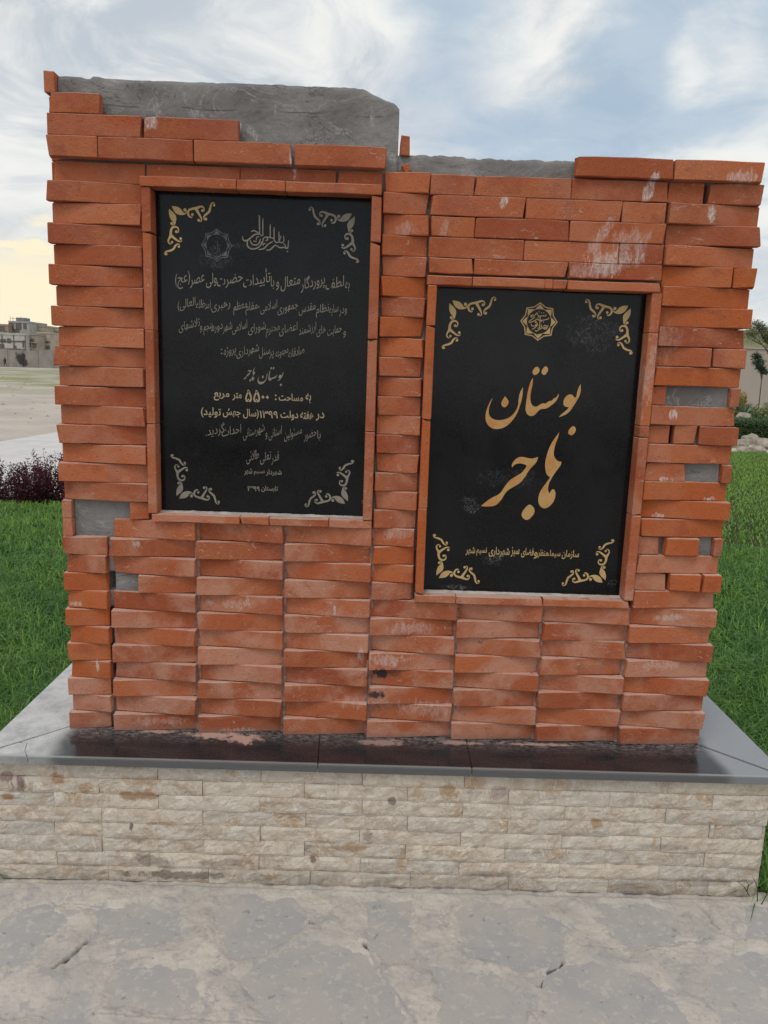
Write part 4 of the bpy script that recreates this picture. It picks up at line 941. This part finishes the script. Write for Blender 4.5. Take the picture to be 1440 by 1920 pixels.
def shrub(name, x, y, z, wd, ht, nstem, lpers, ln, lw, m, label, cat, group, seed, spread=.6):
    root = empty(name, (x, y, z)); tag(root, label, cat, group); r = np.random.default_rng(seed); tb = MB(); P_, D_ = [], []
    for i in range(nstem):
        a = r.uniform(0, 2*np.pi); sp = math.sqrt(r.uniform(0, 1))*wd/2; h_ = ht*r.uniform(.55, 1.0)*(1-.35*(sp/(wd/2))**2)
        top = Vector((math.cos(a)*sp*1.05, math.sin(a)*sp*1.05, h_)); b0 = Vector((math.cos(a)*sp*spread, math.sin(a)*sp*spread, 0)); mid = b0.lerp(top, .5)+Vector((r.normal(0, .03), r.normal(0, .03), 0))*ht
        tb.tube([b0, mid, top], [.0045, .003, .001], 3)
        for k in range(lpers):
            t = r.uniform(.1, 1.0); p = (b0*(1-t)+mid*t if t < .5 else mid*(1-(t-.5)*2)+top*((t-.5)*2)) if True else 0
            p = b0.lerp(mid, t*2) if t < .5 else mid.lerp(top, t*2-1)
            p = p+Vector(r.normal(0, .020*(1.6-t), 3)); P_.append(p); D_.append((r.normal(), r.normal(), r.normal()*.6+.4))
    tb.build('stem', M['twig'], root); V, tr_, s_ = leaf_cloud(np.array(P_), np.array(D_), ln, lw, seed); leaf_obj('foliage', V, tr_, s_, m, root); return root
def gp(px, py, z=-.385): q = onZ(px, py, z); return float(q[0]), float(q[1])
G1 = 'purple leaved shrubs along the path'
bx = [gp(px, 948) for px in (-45, 18, 62, 108)]
for i, ((x, y), wd, ht, lab) in enumerate(zip(bx, (.6, .52, .50, .52), (.44, .40, .52, .50), ('purple shrub left of the other purple shrubs, mostly outside the frame', 'loose purple shrub at the left edge of the view, its twigs over the pale path', 'tall dark purple shrub between two others with a pointed spray of twigs', 'purple shrub closest to the left edge of the brick wall'))):
    shrub('barberry_shrub', x, y+.25, -.385, wd, ht, 44, 62, .024, .014, M['barberry'], lab, 'shrub', G1, 20+i)

# ------------------------------------------------------------------ far left: waste ground, block wall, houses, walker
def at(px, py, dist):                          # a point seen at (px, py) at y = dist
    return onY(px, py, dist)
M['blockwall'] = None
def make_blockwall():
    m, t = mat('grey_render_wall'); X, Y, Z = t.sep(t.pos)
    c = t.mix(t.ramp(t.noise(t.pos, .5, 6, .6), .35, .65), (.32, .285, .255), (.245, .225, .21))
    c = t.mix(t.ramp(t.noise(t.vmath('MULTIPLY', t.pos, (1, 1, .15)), 2, 5, .7), .55, .7, 0, .5), c, (.15, .14, .14))
    p0 = at(40, 672, 148); nz = t.math('ADD', t.math('MULTIPLY', t.noise(t.pos, .8, 4), .45), .275)
    c = t.mix(ell(t, X, Z, [(float(p0[0]), float(p0[2])-.1, 1.35, 1.4, .3, .9)], nz), c, (.035, .033, .033))   # soot of an old fire
    setc(t, c, .9, .1, t.noise(t.pos, 8, 4), .5, .03); return m
M['blockwall'] = make_blockwall()
def wcol(name, c, sc=1.0): M[name] = simple(name, c, tuple(x*.82 for x in c), sc, .9, .1, .2, .02); return M[name]
wcol('beige_plaster', (.46, .40, .33)); wcol('white_plaster', (.52, .50, .46)); wcol('pink_brick', (.38, .28, .23)); wcol('grey_plaster', (.40, .385, .365)); wcol('tan_plaster', (.42, .37, .29)); wcol('sand_plaster', (.36, .31, .25))
wcol('dark_steel', (.17, .14, .125)); wcol('roof_grey', (.24, .25, .27))
mg, t = mat('window_glass'); setc(t, (.13, .12, .11), .3, .4); M['glass'] = mg
bw = empty('compound_wall', tuple(map(float, at(50, 687, 148)*np.array([1, 1, 0])+np.array([0, 0, -.98])))); tag(bw, 'long grey rendered compound wall with soot stains at the far side of the waste ground', 'wall')
xa = float(at(-330, 670, 148)[0]); xb = float(at(300, 690, 148)[0]); zt0 = float(at(50, 656, 148)[2])
npan = 22
for i in range(npan):
    x0 = xa+(xb-xa)*i/npan; x1 = xa+(xb-xa)*(i+1)/npan; m_ = MB(); m_.box(x0+.12, x1-.12, 147.9, 148.15, -1.1, zt0+random.uniform(-.15, .1)); o = m_.build('wall_panel', M['blockwall']); to_local(o, bw)
    m_ = MB(); m_.box(x0-.12, x0+.12, 147.8, 148.2, -1.1, zt0+.12); o = m_.build('pillar', M['blockwall']); to_local(o, bw)
def house(name, px0, px1, ytop, dist, m, label, wins, depth=9, extra=None, trim=None):
    a = at(px0, ytop, dist); b = at(px1, ytop, dist); base = -1.1
    root = empty(name, (float(a[0]+b[0])/2, dist, base)); tag(root, label, 'building', 'flat roofed houses beyond the waste ground')
    w_ = float(b[0]-a[0]); H = float(a[2])-base
    mb = MB(); mb.box(-w_/2, w_/2, 0, depth, 0, H); mb.build('wall', M[m], root)
    mb = MB(); mb.box(-w_/2-.1, w_/2+.1, -.1, .15, H-.0, H+.35); mb.box(-w_/2-.1, -w_/2+.15, .15, depth, H, H+.35); mb.box(w_/2-.15, w_/2+.1, .15, depth, H, H+.35); mb.build('parapet', M[trim or m], root)
    for (cx, cy, ww, hh) in wins:
        p = at(cx, cy, dist); x = float(p[0])-root.location.x; z = float(p[2])-base
        mb = MB(); mb.box(x-ww/2-.06, x-ww/2, -.06, .02, z-hh/2-.06, z+hh/2+.06); mb.box(x+ww/2, x+ww/2+.06, -.06, .02, z-hh/2-.06, z+hh/2+.06); mb.box(x-ww/2, x+ww/2, -.06, .02, z+hh/2, z+hh/2+.06); mb.box(x-ww/2, x+ww/2, -.06, .02, z-hh/2-.06, z-hh/2)
        wo = mb.build('window', M['dark_steel'], root); mb = MB(); mb.box(x-ww/2, x+ww/2, -.03, -.01, z-hh/2, z+hh/2); mb.build('pane', M['glass'], wo)
    if extra: extra(root, w_, H)
    return root
def grid_bands(root, w_, H):
    mb = MB()
    for z in (H-1.35, H-2.9): mb.box(-w_/2, w_/2, -.12, -.004, z, z+.22)
    for i in range(6): x = -w_/2+w_*i/5; mb.box(x-.08, x+.08, -.10, -.004, H-4.2, H-.02)
    mb.build('steel_frame', M['dark_steel'], root)
def tank(root, w_, H):
    mb = MB(); mb.box(-.35*w_, .05*w_, 2, 5, H, H+1.2); mb.build('stair_house', M['roof_grey'], root)
    mb = MB()
    for x in (-.48*w_, -.05*w_-1.3, .2): mb.tube([(x, .5, H), (x, .5, H+1.3)], [.05, .05], 4)
    mb.tube([(-.48*w_, .5, H+.9), (.2, .5, H+.9)], [.04, .04], 4); mb.build('railing', M['dark_steel'], root)
def dish(root, w_, H):
    bm = bmesh.new(); bmesh.ops.create_cone(bm, cap_ends=True, segments=12, radius1=.55, radius2=.2, depth=.25, matrix=Matrix.Translation((-w_/2-.1, -.4, H-1.2)) @ Matrix.Rotation(R(60), 4, 'X'))
    me = bpy.data.meshes.new('satellite_dish'); bm.to_mesh(me); bm.free(); link('satellite_dish', me, root, M['white_plaster'])
def slabs(root, w_, H):
    mb = MB(); mb.box(-w_/2-.1, w_/2+.1, -.25, -.004, H-1.6, H-1.4); mb.box(-w_/2-.1, w_/2+.1, -.2, -.004, H-3.4, H-3.2); mb.build('floor_slab', M['sand_plaster'], root)
house('house', -62, 47, 625, 158, 'white_plaster', 'cream house with a dark steel grid on its front, behind the soot stained wall', [(6, 639, .9, .6), (17, 639, .6, .8), (3, 649, 1.0, .7), (44, 645, .3, 1.3), (28, 651, .5, .5)], 4, grid_bands)
house('house', -70, 15, 608, 170, 'pink_brick', 'pinkish brick upper storey at the left edge of the skyline', [(4, 616, .9, .9), (10, 624, .6, .6)], 9, slabs)
house('house', 16.5, 55, 604.5, 172, 'grey_plaster', 'grey block with a square stair tower on its roof, tallest on the skyline', [(21, 612, 1.0, 1.4), (35, 612, 1.1, 1.2), (47, 612, .6, 1.0), (29, 620, 1.6, .5)], 9, tank)
house('house', 55.5, 81, 612, 176, 'tan_plaster', 'tan flat roofed house right of the grey block, its roof stepped', [(60, 620, .7, .8), (73, 624, 1.6, .5), (64, 637, .8, .9)], 9, dish)
house('house', 47.5, 69, 628, 160, 'sand_plaster', 'low sand coloured house with dark openings under the tan flat roofed house', [(51, 634, .8, 1.2), (60, 640, .7, .9), (53, 647, 1.0, .7), (65, 648, .6, .8)], 6, slabs)
house('house', 69.5, 93, 625, 164, 'beige_plaster', 'beige house with a white air conditioner box on the front', [(74, 631, 1.4, .5), (88, 641, .5, .4), (79, 652, 1.2, .7), (89, 652, .9, .7)], 7, slabs)
house('house', 81.5, 150, 619, 182, 'beige_plaster', 'wide beige house closest to the brick wall on the skyline', [(95, 628, .7, 1.0), (108, 628, 1.3, 1.3), (96, 640, .8, .8), (106, 645, .9, .5), (120, 630, 1, 1)], 9, slabs)
# walker in black, far off in front of the compound wall
M['black_cloth'] = simple('black_cloth', (.012, .012, .014), (.02, .02, .022), 20); M['skin'] = simple('skin', (.40, .22, .15), (.36, .19, .13), 20); M['hair'] = simple('dark_hair', (.015, .012, .01), (.02, .015, .01), 40)
def person(loc, rz):
    root = empty('person', loc, rz); tag(root, 'person in black clothes walking in front of the far grey compound wall', 'person')
    J = dict(pel=(0, 0, .95), bel=(0, 0, 1.12), che=(0, .01, 1.34), nec=(0, .02, 1.50), hed=(0, .03, 1.66), sl=(-.19, 0, 1.42), el=(-.30, -.05, 1.17), hl=(-.27, .14, .98), sr=(.19, 0, 1.42), er=(.27, .12, 1.18), hr=(.22, .34, 1.15),
             tl=(-.10, 0, .90), kl=(-.11, .20, .52), al=(-.11, .05, .12), fl=(-.11, .22, .04), tr=(.10, 0, .90), kr=(.11, -.10, .50), ar=(.11, -.38, .16), fr=(.11, -.28, .03))
    def sk(edges, rad, name, m, root_j):
        names = []; [names.append(j) for e in edges for j in e if j not in names]
        me = bpy.data.meshes.new(name); me.from_pydata([J[n] for n in names], [(names.index(a), names.index(b)) for a, b in edges], [])
        o = link(name, me, root, m); s = o.modifiers.new('s', 'SKIN'); o.modifiers.new('u', 'SUBSURF').levels = 1; o.modifiers['u'].render_levels = 2
        for i, n in enumerate(names): me.skin_vertices[0].data[i].radius = rad[n]; me.skin_vertices[0].data[i].use_root = (n == root_j)
        return o
    rad = {k: (.05, .05) for k in J}; rad.update(pel=(.15, .11), bel=(.14, .10), che=(.17, .11), nec=(.055, .055), hed=(.085, .10), sl=(.07, .06), sr=(.07, .06), el=(.045, .045), er=(.045, .045), hl=(.03, .04), hr=(.03, .04), tl=(.09, .09), tr=(.09, .09), kl=(.06, .06), kr=(.06, .06), al=(.04, .04), ar=(.04, .04), fl=(.04, .03), fr=(.04, .03))
    sk([('pel', 'bel'), ('bel', 'che'), ('che', 'nec'), ('nec', 'hed'), ('che', 'sl'), ('sl', 'el'), ('el', 'hl'), ('che', 'sr'), ('sr', 'er'), ('er', 'hr'), ('pel', 'tl'), ('tl', 'kl'), ('kl', 'al'), ('al', 'fl'), ('pel', 'tr'), ('tr', 'kr'), ('kr', 'ar'), ('ar', 'fr')], rad, 'body', M['black_cloth'], 'pel')
    for nm, c, rd, m in (('face', (0, .075, 1.655), (.062, .05, .085), 'skin'), ('hair', (0, .0, 1.70), (.10, .11, .10), 'hair'), ('hand', (-.27, .16, .95), (.035, .04, .06), 'skin'), ('hand', (.22, .39, 1.14), (.035, .06, .035), 'skin')):
        bm = bmesh.new(); bmesh.ops.create_icosphere(bm, subdivisions=2, radius=1)
        for v in bm.verts: v.co = Vector(c)+Vector((v.co.x*rd[0], v.co.y*rd[1], v.co.z*rd[2]))
        me = bpy.data.meshes.new(nm); bm.to_mesh(me); bm.free(); link(nm, me, root, M[m])
pp = at(10, 686, 140); zt_ = float(terrain_z(np.array([pp[0]]), np.array([140.]))[0])
person((float(pp[0]), 140, zt_), R(60))
# stones and tufts strewn over the waste ground
M['rock'] = simple('pale_rock', (.42, .37, .30), (.24, .21, .17), 6, .9, .2, .6, .02)
def rock_mesh(seed, sx, sy, sz, sub=2):
    bm = bmesh.new(); bmesh.ops.create_icosphere(bm, subdivisions=sub, radius=1)
    for v in bm.verts:
        d = 1+.35*mn.noise(v.co*1.3+Vector((seed, 0, 0)))+.12*mn.noise(v.co*3.7+Vector((0, seed, 0))); v.co = Vector((v.co.x*d*sx, v.co.y*d*sy, v.co.z*d*sz))
    me = bpy.data.meshes.new('rock'); bm.to_mesh(me); bm.free(); return me
rv = []; rf = []
for i in range(260):
    y = random.uniform(13, 60); x = -y*.48+random.uniform(-9, 5)*y/25; s = random.uniform(.02, .07)*(1+y/40)
    z = float(terrain_z(np.array([x]), np.array([y]))[0]); b0 = len(rv)
    rv += [(x+s*math.cos(a)*random.uniform(.7, 1.2), y+s*math.sin(a), z-.01) for a in (0, 1.3, 2.5, 3.8, 5.1)]+[(x, y, z+s*.5)]; rf += [(b0+j, b0+(j+1) % 5, b0+5) for j in range(5)]
o = link('pebbles', mesh('pebbles', rv, rf), None, M['rock']); tag(o, 'small pale stones strewn over the waste ground beyond the path', 'stones', kind='stuff')

# ------------------------------------------------------------------ right: edging rocks, hedge, plants, tree, garden wall, hill
G2 = 'pale rocks edging the lawn by the hedge'
rk = [((1393, 836), .30, .10), ((1412, 832), .34, .16), ((1436, 836), .30, .12), ((1400, 846), .28, .07), ((1424, 847), .36, .08), ((1450, 842), .34, .13), ((1474, 845), .36, .12), ((1372, 838), .30, .12)]
labs = ['small pale edging rock nearest the wall edge', 'largest pale edging rock, rounded, in front of the hedge', 'pale edging rock at the right edge of the view', 'flat pale edging rock in front, left one', 'long flat pale edging rock in front of the largest one', 'pale edging rock just past the right edge', 'farthest right pale edging rock, out of view', 'pale edging rock mostly hidden by the brick wall']
for i, (((px, py), s, h), lb) in enumerate(zip(rk, labs)):
    x, y = gp(px, py); o = link('edging_rock', rock_mesh(i*3.1, s*.62, s*.45, h), None, M['rock'], (x, y+.1, -.385+h*.35)); o.rotation_euler = (0, 0, random.uniform(-.5, .5)); tag(o, lb, 'rock', G2)
M['hedge'] = make_leaf('hedge_leaf', (.020, .050, .015), (.035, .075, .020), (.10, .17, .07), .3, .5, .2)
hx0, hy0 = gp(1372, 822); hx1, hy1 = gp(1500, 822)
hg = empty('clipped_hedge', (hx0+1, hy0+.8, -.385)); tag(hg, 'low clipped dark green hedge behind the edging rocks', 'hedge')
r = np.random.default_rng(5); n = 26000
P = np.stack([r.uniform(-1.8, 4.0, n), r.uniform(-.75, .95, n), r.uniform(.0, .43, n)], 1); P[:, 2] = np.where(r.random(n) < .5, .40+.03*r.normal(size=n), P[:, 2]); P[:, 1] = np.where((P[:, 2] < .37) & (r.random(n) < .8), -.75+.04*r.normal(size=n), P[:, 1])
D = r.normal(size=(n, 3)); D[:, 2] += .6
V, tr_, s_ = leaf_cloud(P, D, .05, .028, 5); leaf_obj('foliage', V, tr_, np.clip(s_+(np.repeat(P[:, 2], 4) > .37)*.45, 0, 1), M['hedge'], hg)  # top leaves coloured paler, light from above put into the tint
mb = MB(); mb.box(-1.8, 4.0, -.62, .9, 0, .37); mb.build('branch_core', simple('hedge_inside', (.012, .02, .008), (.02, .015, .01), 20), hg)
def up(px, py, dist): p = at(px, py, dist); return float(p[0]), float(p[1]), float(p[2])
M['yellow'] = make_leaf('yellow_leaf', (.30, .26, .03), (.22, .20, .03), (.45, .36, .05), .3, .5, .3)
M['variegated'] = make_leaf('variegated_leaf', (.20, .24, .08), (.28, .31, .14), (.42, .43, .24), .3, .5, .3)
M['agave'] = make_leaf('agave_leaf', (.11, .17, .10), (.15, .22, .14), (.22, .28, .18), .3, .5, .15)
x, y, z = up(1394, 740, 19.2); shrub('yellow_shrub', x, 19.2, -.385, .44, 1.16, 36, 110, .05, .035, M['yellow'], 'small round bright yellow shrub beside the wall edge', 'shrub', None, 31, .2)
for i, (px, w_, h_, lb) in enumerate(((1417, .62, .80, 'light green variegated bush right of the spiky agave'), (1436, .7, .98, 'tall pale yellow green bush at the right edge of the view'), (1464, .7, .9, 'pale green bush just beyond the right edge'))):
    x, y, z = up(px, 770, 18.3); shrub('variegated_bush', x, 18.3, -.385, w_, h_, 34, 80, .07, .045, M['variegated'], lb, 'bush', 'variegated bushes behind the hedge', 40+i, .4)
x, y, z = up(1394, 772, 17.7); ag = empty('agave', (x, 17.7, -.16)); tag(ag, 'spiky grey green agave above the hedge, beside a pale boulder', 'plant')
for i in range(26):
    a = i*2.399; el_ = R(20+60*((i*7) % 26)/26); ln = .46; d = Vector((math.cos(a)*math.cos(el_), math.sin(a)*math.cos(el_), math.sin(el_))); s_v = d.cross(Vector((0, 0, 1))).normalized(); nn = s_v.cross(d)
    v = []; 
    for t_, w_ in ((0, .018), (.4, .026), (.8, .014), (1, .001)): c = d*ln*t_+Vector((0, 0, -.05*t_*t_)); v += [tuple(c+s_v*w_+nn*.008), tuple(c-s_v*w_+nn*.008), tuple(c-nn*.006)]
    f = []
    for k in range(3): f += [(3*k, 3*k+3, 3*k+5, 3*k+2), (3*k+2, 3*k+5, 3*k+4, 3*k+1), (3*k+1, 3*k+4, 3*k+3, 3*k)]
    me = mesh('leaf', v, f); link('leaf', me, ag, M['agave'], (0, 0, .22))
bo = link('boulder', rock_mesh(9.1, .20, .16, .13), None, M['rock'], up(1394, 782, 17.3)); tag(bo, 'rounded pale boulder under the spiky agave, on the hedge bed', 'rock')
bb = empty('planting_bed', (hx0+2, hy0+1, -.39)); bb['kind'] = 'structure'
mb = MB(); mb.box(-3, 6, .9, 6, -.02, .25); o = mb.build('raised_soil', simple('bed_soil', (.09, .07, .05), (.06, .05, .035), 4), bb)
# garden wall
M['gwall'] = simple('beige_garden_wall', (.44, .385, .33), (.40, .35, .30), .8, .9, .1, .2, .02)
gw = empty('garden_wall', (9, 25, -.4)); tag(gw, 'plain beige rendered garden wall behind the hedge and the small tree', 'wall')
zt = float(at(1430, 655, 25)[2]); 
for i in range(9):
    m_ = MB(); m_.box(-2+3*i+.01, 1+3*i-.01, 0, .25, 0, zt+.4); m_.build('wall_panel', M['gwall'], gw)
m_ = MB(); m_.box(-2, 25, -.04, .29, zt+.402, zt+.46); m_.build('coping', M['gwall'], gw)
# hill
M['hill'] = simple('olive_hill', (.24, .21, .13), (.15, .16, .08), .35, .95, .1, .5, .3)
hv = []; hx = np.linspace(10, 240, 70); hy = np.linspace(45, 120, 24); HX, HY = np.meshgrid(hx, hy)
rise = np.clip((HX-24)/40, 0, 1)**.8*7.0+np.clip((HX-21)/6, 0, 1)*3.4
HZ = -.9+rise*np.clip((HY-48)/18, 0, 1)*(1-.0*HY)+.7*fbm(np.stack([HX, HY], -1), .12, 4)*np.clip((HY-48)/18, 0, 1)*np.clip((HX-20)/5, 0, 1)-np.clip((HY-95)/25, 0, 1)*6
o = link('hill', fast_mesh('hill', np.stack([HX, HY, HZ], -1).reshape(-1, 3), grid_faces(len(hx), len(hy)), True), None, M['hill']); tag(o, kind='structure')
# trees
M['bark'] = simple('grey_bark', (.16, .13, .10), (.10, .08, .065), 20, .9, .1, .6, .01)
M['treeleaf'] = make_leaf('dark_tree_leaf', (.030, .060, .035), (.045, .085, .045), (.08, .13, .07)); M['olive_leaf'] = make_leaf('olive_tree_leaf', (.13, .15, .07), (.10, .13, .05), (.20, .22, .11))
def tree(name, px, dist, base, clumps, m, label, nleaf, ln, lw, seed, trunk=.03, group=None):
    x, y, z = up(px, 740, dist); root = empty(name, (x, dist, base)); tag(root, label, 'tree', group); r = np.random.default_rng(seed); tb = MB(); P_, D_ = [], []
    low_ = min(c[1] for c in clumps)
    for (cx, cz, rad, dyy) in clumps:
        c = Vector((cx, dyy, cz)); s0 = Vector((-.02, 0, max(.4, low_*.86)))
        tb.tube([(0, 0, 0) if cx == clumps[0][0] else tuple(s0*.97), tuple(s0), tuple(s0.lerp(c, .6)+Vector((0, 0, .05))), tuple(c)], [trunk if cx == clumps[0][0] else trunk*.5, trunk*.6, trunk*.4, trunk*.15], 5)
        k = int(nleaf*rad); q = r.normal(size=(k, 3)); q = q/np.linalg.norm(q, axis=1)[:, None]*(r.random((k, 1))**.45)*rad*np.array([1.15, 1, .8])
        P_.append(q+np.array(c)); D_.append(r.normal(size=(k, 3))+np.array([0, 0, -.2]))
        for _ in range(5):
            e = c+Vector(r.normal(size=3))*rad*.7; tb.tube([tuple(c*.7+s0*.3), tuple(c.lerp(e, .5)), tuple(e)], [trunk*.2, trunk*.12, trunk*.04], 3)
    tb.build('trunk', M['bark'], root); V, tr_, s_ = leaf_cloud(np.concatenate(P_), np.concatenate(D_), ln, lw, seed); leaf_obj('crown', V, tr_, s_, m, root); return root
tree('young_tree', 1426, 20, -.39, [(-.17, 1.88, .17, 0), (-.05, 1.72, .12, .05), (-.24, 2.05, .12, 0), (.02, 1.62, .10, 0)], M['treeleaf'], 'slim young tree with dark green leaves in front of the beige garden wall', 2600, .06, .03, 3, .022)
tree('feathery_tree', 1462, 21.5, -.39, [(-1.05, 2.75, .22, 0), (-.95, 3.0, .16, 0), (-.55, 2.8, .24, 0), (-.35, 2.55, .28, 0), (-.15, 2.85, .30, 0), (.2, 2.6, .4, 0), (-.75, 2.95, .12, .1), (-.6, 2.62, .16, 0), (-.3, 2.25, .18, 0), (.1, 2.2, .3, 0), (-.1, 1.95, .15, 0)], M['olive_leaf'], 'feathery olive green tree whose branches reach in from the right edge', 1500, .13, .018, 8, .045)
